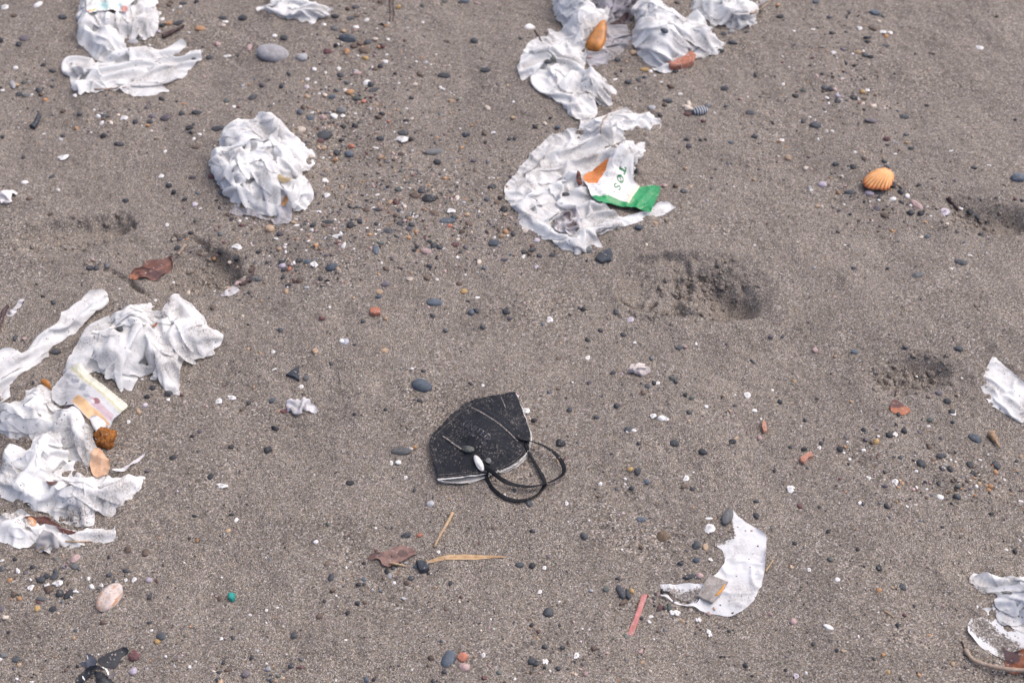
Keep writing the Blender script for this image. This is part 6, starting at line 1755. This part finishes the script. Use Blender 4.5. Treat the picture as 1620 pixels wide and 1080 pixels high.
for kind in ('pebble', 'shell'):
    L_ = sorted([i for i in items if i['kind'] == kind], key=lambda i: -i['w'] * i['h'])
    keep = L_[:LIMIT] if kind == 'pebble' else [i for i in L_ if i['w'] * i['h'] >= 20][:LIMIT]
    used_items += keep
    ids_ = set(map(id, keep))
    small += [i for i in L_ if id(i) not in ids_]


def words(i):
    area = i['w'] * i['h']
    asp = max(i['w'], i['h']) / min(i['w'], i['h'])
    if i['kind'] == 'pebble':
        size = 'tiny' if area < 62 else 'small' if area < 110 else 'medium' if area < 210 else 'large'
        shape = 'round' if asp < 1.22 else 'oval' if asp < 1.75 else 'long'
        return f"{size} {shape} {PAL[i['code']][1]} pebble"
    size = 'tiny' if area < 36 else 'small' if area < 75 else 'large'
    shape = 'rounded' if asp < 1.25 else 'broad' if asp < 1.7 else 'slim'
    col = {'w': 'white', 'v': 'pale lilac', 'z': 'white'}[i['code']]
    if i['code'] == 'z':
        return f"{size} knobbly white coral lump"
    return f"{size} {shape} {col} shell bit"


ORD = ['', 'second ', 'third ', 'fourth ', 'fifth ', 'sixth ', 'seventh ', 'eighth ', 'ninth ']


def relation(i, L):
    dx, dy = i['x'] - L[1], i['y'] - L[2]
    if i['on'] and abs(dx) < 70 and abs(dy) < 55:
        return 'lying on'
    if abs(dx) > 1.3 * abs(dy):
        return 'right of' if dx > 0 else 'left of'
    if abs(dy) > 1.3 * abs(dx):
        return 'below' if dy > 0 else 'above'
    return ('below and ' if dy > 0 else 'above and ') + ('right of' if dx > 0 else 'left of')


groups_ = {}
for i in used_items:
    best = sorted(LAND, key=lambda L: math.hypot(L[1] - i['x'], (L[2] - i['y']) * 1.2))
    L = best[0] if math.hypot(best[0][1] - i['x'], best[0][2] - i['y']) > 6 else best[1]
    i['land'] = L; i['rel'] = relation(i, L); i['words'] = words(i)
    i['dist'] = math.hypot(L[1] - i['x'], L[2] - i['y'])
    groups_.setdefault((i['words'], i['rel'], L[0]), []).append(i)
for key, g_ in groups_.items():
    g_.sort(key=lambda i: i['dist'])
    for k, i in enumerate(g_):
        base = f"{key[0]} {key[1]} {key[2]}"
        if len(g_) > 1:
            base = f"{ORD[k]}nearest {base}" if k else f"nearest {base}"
        i['label'] = base
SPECIAL = {(432, 87): "big smooth light grey stone at upper left, largest on the sand", (174, 946): "big pinkish white oval stone with an orange stain at lower left",
           (757, 734): "smooth white oval pebble lying on the black face mask", (740, 712): "flat greenish grey pebble lying on the black face mask", (1151, 820): "grey oval pebble on the top corner of the half-buried white mask"}

SINK = .43
for n_, i in enumerate(used_items):
    s = mpp(i['x'], i['y'])
    q_ = .83 if i['kind'] == 'pebble' else .78
    a_ = math.radians(i['a'])
    a = i['w'] * s / 2 * math.hypot(math.cos(a_), math.sin(a_) / q_); b = i['h'] * s / 2 * math.hypot(math.sin(a_), math.cos(a_) / q_)
    hh = int(i['x'] * 7 + i['y'] * 13)
    rr = random.Random(hh)
    p = spot(i['x'], i['y'], H if i['on'] else SAND)
    ang = math.radians(i['a'])
    yaw = math.atan2(math.sin(ang) / .78, math.cos(ang))
    if i['kind'] == 'pebble':
        big = i['w'] > 26
        me = (PROTO_BIG if big else PROTO)[hh % (4 if big else 12)]
        c = min(a, b) * rr.uniform(.50, .74)
        nm = 'pebble'
    elif i['code'] == 'z':
        me = LUMP; c = min(a, b) * .8; nm = 'coral_lump'
    else:
        me = SHELLS[hh % 8] if rr.random() < .72 else PROTO[(hh // 3) % 12]
        c = min(a, b) * (rr.uniform(.28, .5) if me in SHELLS else .6); nm = 'shell_bit'
    o = bpy.data.objects.new(nm, me)
    o.scale = (a, b, c)
    o.rotation_euler = (rr.uniform(-.16, .16), rr.uniform(-.16, .16), yaw + (math.pi if rr.random() < .5 else 0))
    sink = 0.12 if i['on'] else (SINK if me not in SHELLS else -.1)
    o.location = (p[0], p[1], p[2] + c * (1 - 2 * sink) * (1 if me not in SHELLS else .12))
    COL.objects.link(o)
    o.material_slots[0].link = 'OBJECT'
    o.material_slots[0].material = STONE.get(i['code']) if i['kind'] == 'pebble' else (SHELL_V if i['code'] == 'v' else SHELL)
    lab = SPECIAL.get((int(i['x']), int(i['y'])), i['label'])
    tag(o, lab, 'pebble' if i['kind'] == 'pebble' else ('coral' if i['code'] == 'z' else 'shell'),
        'pebbles scattered on the beach sand' if i['kind'] == 'pebble' else 'shell bits scattered on the beach sand')
    o_top = np.array([[p[0], p[1], p[2] + c]])
    stamp(o_top)

# ---- the orange ribbed shell
def ribbed_shell():
    apex = spot(1409, 272); rim = [(1366, 288), (1367, 293), (1371, 297), (1377, 299.5), (1384, 300), (1391, 300.5), (1398, 301.5), (1404, 300), (1408, 296), (1412, 289), (1413.5, 281)]
    top = [(1368, 284), (1374, 277), (1384, 271.5), (1396, 268.5)]
    edge = spline(top[::-1] + rim, 14)
    Eg = G(edge[:, 0], edge[:, 1], apex[2] + .002)
    n = len(Eg); m = 16
    ap = G(1408, 271.5, apex[2] + .004)
    mid = Eg.mean(0)
    V, C = [], []
    ribs = 15
    for i in range(n):
        t = i / (n - 1)
        rib = .5 + .5 * math.cos(2 * math.pi * ribs * t)
        for j in range(m):
            s = j / (m - 1)
            p = ap + (Eg[i] - ap) * s * (1 + .03 * rib * s)
            hgt = .012 * math.sin(math.pi * min(1, s * .86 + .14)) * (0.35 + .65 * math.sin(math.pi * min(max(t, .04), .96))) +   .0026 * rib * s
            V.append([p[0], p[1], apex[2] + .001 + hgt])
            band = .5 + .5 * math.sin(s * 17 + 1.5 * math.sin(i * .3))
            col = lin(172, 64, 20) * (1 - rib) + lin(240, 178, 116) * rib
            col = col * (1 - .45 * (s > .78) * (1 - rib) - .15 * band) if True else col
            if s > .9: col = .5 * col + .5 * lin(176, 70, 34)
            if s < .28: col = .5 * col + .5 * lin(226, 160, 116)
            C.append(col)
    F = []
    for i in range(n - 1):
        for j in range(m - 1):
            F.append((i * m + j, (i + 1) * m + j, (i + 1) * m + j + 1, i * m + j + 1))
    V = np.array(V)
    o0 = V.mean(0); o0[2] = V[:, 2].min()
    root = empty('ribbed_shell', o0)
    tag(root, "orange and white striped ribbed shell lying on sand at upper right", 'shell')
    o = mesh_obj('valve', V, F, attr_material("striped shell", .5, .35, .965, .3, 300), root, True, np.array(C))
    sm_ = o.modifiers.new('thickness', 'SOLIDIFY'); sm_.thickness = .0016; sm_.offset = -1
    lip = spline([(1374, 297), (1382, 299), (1390, 297.5), (1396, 295)], 6)
    P = np.array([spot(x, y, SAND, .002) for x, y in lip])
    ribbon('inner_lip', P, .004, CREAM, root, .002)
    stamp(V)


CREAM = plain_material("cream shell lining", (.58, .54, .46), .5, .4, .15, 120, .04)
ribbed_shell()

# ---- the banded stone and the forked coral
p = spot(1108, 178, SAND)
s = mpp(1108, 178)
def banded():
    m, n, l, b = mat("banded blue grey stone", .5, .35)
    tc = n.new('ShaderNodeTexCoord')
    w = n.new('ShaderNodeTexWave'); w.inputs['Scale'].default_value = 1.05; w.inputs['Distortion'].default_value = 1.6; w.inputs['Detail'].default_value = 3
    l.new(tc.outputs['Object'], w.inputs['Vector'])
    r = ramp(n, [(.80, (.07, .085, .11)), (.90, (.52, .53, .56))]); l.new(w.outputs[0], r.inputs[0])
    l.new(r.outputs[0], b.inputs['Base Color'])
    return m
o = bpy.data.objects.new('pebble', proto('banded_pebble', 970, 1, I3, banded()))
o.scale = (14 * s, 9 * s, 6 * s); o.location = p + np.array([0, 0, 2.5 * s]); o.rotation_euler = (0, 0, .25)
COL.objects.link(o)
tag(o, "blue grey stone with thin white bands at upper right of centre", 'pebble', 'pebbles scattered on the beach sand')
bm = bmesh.new()
for (x, y, r_) in ((1088, 173, 5.2), (1084, 170, 3.6), (1081, 169.5, 2.6), (1090, 167.5, 4.0), (1089, 163.5, 3.2), (1093, 174, 3.8), (1086, 174, 3.6)):
    q = spot(x, y, SAND)
    res = bmesh.ops.create_icosphere(bm, subdivisions=2, radius=r_ * s)
    for v in res['verts']:
        v.co = (v.co[0] + q[0], v.co[1] + q[1], v.co[2] * .8 + q[2] + r_ * s * .5)
me = bpy.data.meshes.new('coral_lump'); bm.to_mesh(me); bm.free()
me.polygons.foreach_set('use_smooth', [True] * len(me.polygons)); me.materials.append(STONE['c'])
q = spot(1088, 172, SAND)
me.transform(__import__('mathutils').Matrix.Translation((-q[0], -q[1], -q[2])))
o = bpy.data.objects.new('coral_lump', me); o.location = q; COL.objects.link(o)
tag(o, "forked cream coral piece touching the white-banded stone", 'coral')
# ---- ring-shaped snail bits
def ring(name, x, y, r_px, tube_px, a0, a1, m_, label):
    s_ = mpp(x, y); q = spot(x, y, SAND)
    V, F = [], []
    n, k = 22, 8
    for i in range(n + 1):
        t = a0 + (a1 - a0) * i / n
        rr_ = r_px * s_ * (1 - .25 * i / n); tt = tube_px * s_ * (1 - .5 * i / n)
        c = np.array([rr_ * math.cos(t), rr_ * math.sin(t), .3 * tt])
        d = np.array([math.cos(t), math.sin(t), 0])
        for j in range(k):
            u = 2 * math.pi * j / k
            V.append(c + tt * (math.cos(u) * d + math.sin(u) * np.array([0, 0, 1])))
    for i in range(n):
        for j in range(k):
            F.append((i * k + j, (i + 1) * k + j, (i + 1) * k + (j + 1) % k, i * k + (j + 1) % k))
    F.append(tuple(range(k))); F.append(tuple(n * k + j for j in range(k))[::-1])
    o = mesh_obj(name, V, F, m_)
    o.location = q
    tag(o, label, 'shell')


ring('snail_shell', 117, 941, 7.0, 2.2, .6, 4.6, SHELL, "hook-shaped white snail shell among dark pebbles at lower left")
ring('snail_shell', 1508, 653, 4.6, 1.4, 3.4, 6.6, SHELL, "white crescent shell hugging a black pebble at the right")
ring('snail_shell', 1252, 773, 4.4, 1.8, 0, 5.6, SHELL, "white coiled snail shell below the salmon pottery chip")

# ------------------------------------------------------------------ gravel and grit nobody could count
GR = attr_material("mixed beach gravel", .55, .35, None, .4, 500)
rg = np.random.default_rng(21)
FIELDS = [(560, 110, 85, 115, 420), (520, 200, 60, 60, 160), (600, 300, 150, 90, 620), (640, 370, 150, 50, 260), (470, 400, 80, 60, 130), (700, 310, 120, 90, 160), (1325, 150, 80, 45, 170), (1330, 90, 70, 50, 70), (1400, 320, 70, 30, 120),
          (1300, 260, 160, 70, 160), (1530, 765, 80, 40, 140), (1420, 740, 70, 50, 60), (90, 930, 70, 45, 60), (50, 130, 60, 50, 60), (230, 190, 150, 35, 130), (360, 400, 60, 70, 90), (780, 350, 50, 70, 120), (1000, 130, 80, 25, 80),
          (640, 910, 60, 30, 30), (900, 1040, 90, 35, 60), (1080, 960, 60, 30, 50), (230, 30, 70, 50, 80), (400, 1060, 60, 25, 30), (110, 1060, 110, 30, 30), (690, 140, 60, 60, 80), (1160, 720, 200, 120, 60), (960, 640, 160, 80, 40), (1500, 340, 80, 30, 30)]
gx, gy = [], []
for x, y, rx, ry, n in FIELDS:
    n = int(n * 1.0)
    gx.append(x + rx * rg.standard_normal(n) * .75); gy.append(y + ry * rg.standard_normal(n) * .75)
gx.append(rg.uniform(-60, 1680, 600)); gy.append(rg.uniform(-60, 1140, 600))
gx, gy = np.concatenate(gx), np.concatenate(gy)
ok = (gx > -120) & (gx < 1740) & (gy > -80) & (gy < 1150)
gx, gy = gx[ok], gy[ok]
P = G(gx, gy, 0); P[:, 2] = hat(P[:, 0], P[:, 1], SAND)
clear_ = (hat(P[:, 0], P[:, 1]) - P[:, 2]) < .0025
P = P[clear_]; n = len(P)
cc = np.array([PAL[k][0] for k in 'dddkkgmmbbbbettocuppln'])
ci = rg.integers(0, len(cc), n)
col = cc[ci] * rg.uniform(.75, 1.3, (n, 1))
wh = rg.random(n) < .07
col[wh] = np.array([.72, .70, .68])
sz = np.clip(np.exp(rg.normal(math.log(.0017), .38, n)), .0010, .0045)
S3 = np.stack([sz * rg.uniform(.9, 1.35, n), sz * rg.uniform(.7, 1.0, n), sz * rg.uniform(.5, .75, n)], -1)
P[:, 2] += S3[:, 2] * .05
many('gravel', P, S3, col, GR, ico(2), 22, "fine mixed gravel pressed into the sand")
# crumbs of sand thrown up round the shoe prints
cx, cy = [], []
for x, y, rx, ry, n in [(1110, 452, 48, 28, 170), (1050, 495, 60, 9, 50), (1440, 592, 50, 24, 110), (1548, 352, 50, 22, 80), (310, 420, 60, 28, 90), (120, 375, 70, 30, 60)]:
    cx.append(x + rx * rg.standard_normal(n) * .7); cy.append(y + ry * rg.standard_normal(n) * .7)
cx, cy = np.concatenate(cx), np.concatenate(cy)
P = G(cx, cy, 0); P[:, 2] = hat(P[:, 0], P[:, 1], SAND)
n = len(P)
sz = np.clip(np.exp(rg.normal(math.log(.0022), .45, n)), .0010, .0055)
S3 = np.stack([sz * rg.uniform(.9, 1.3, n), sz * rg.uniform(.8, 1.1, n), sz * rg.uniform(.6, .9, n)], -1)
many('sand_crumbs', P, S3, np.tile(np.array([.205, .178, .153]), (n, 1)) * rg.uniform(.85, 1.15, (n, 1)), M['sand'], ico(2), 25, "crumbs of damp sand round the shoe prints")
# the smallest of the listed ones
if small:
    P = np.array([spot(i['x'], i['y'], SAND) for i in small])
    S3 = np.array([[i['w'] * .5 * mpp(i['x'], i['y']), i['h'] * .55 * mpp(i['x'], i['y']), min(i['w'], i['h']) * .34 * mpp(i['x'], i['y'])] for i in small])
    cs = np.array([PAL[i['code']][0] if i['kind'] == 'pebble' else (.80, .78, .76) for i in small])
    P[:, 2] += S3[:, 2] * .35
    many('small_gravel', P, S3, cs, GR, ico(2), 23, "scattered small stones and shell crumbs on the sand")
# grit
NG = 52000
yy = rg.uniform(.76, 2.36, NG); xx = rg.uniform(-1, 1, NG) * (.30 + .34 * yy)
zz = hat(xx, yy, SAND)
free = (hat(xx, yy) - zz) < .002
P = np.stack([xx, yy, zz], -1)[free]; n = len(P)
base = np.array([c for _, c in GRAIN_RAMP])
pr = np.array([.16, .17, .16, .17, .14, .10, .06, .04])
ci = rg.choice(len(base), n, p=pr / pr.sum())
col = base[ci] * rg.uniform(.8, 1.25, (n, 1)) * (1 + .12 * rg.standard_normal((n, 3)))
sz = np.clip(np.exp(rg.normal(math.log(.00072), .30, n)), .0004, .0018)
S3 = np.stack([sz * rg.uniform(.9, 1.3, n), sz * rg.uniform(.8, 1.1, n), sz * rg.uniform(.6, .9, n)], -1)
P[:, 2] += S3[:, 2] * .3
many('grit', P, S3, np.clip(col, .01, .9), GR, OCT, 24, "coarse loose grit lying on the sand")
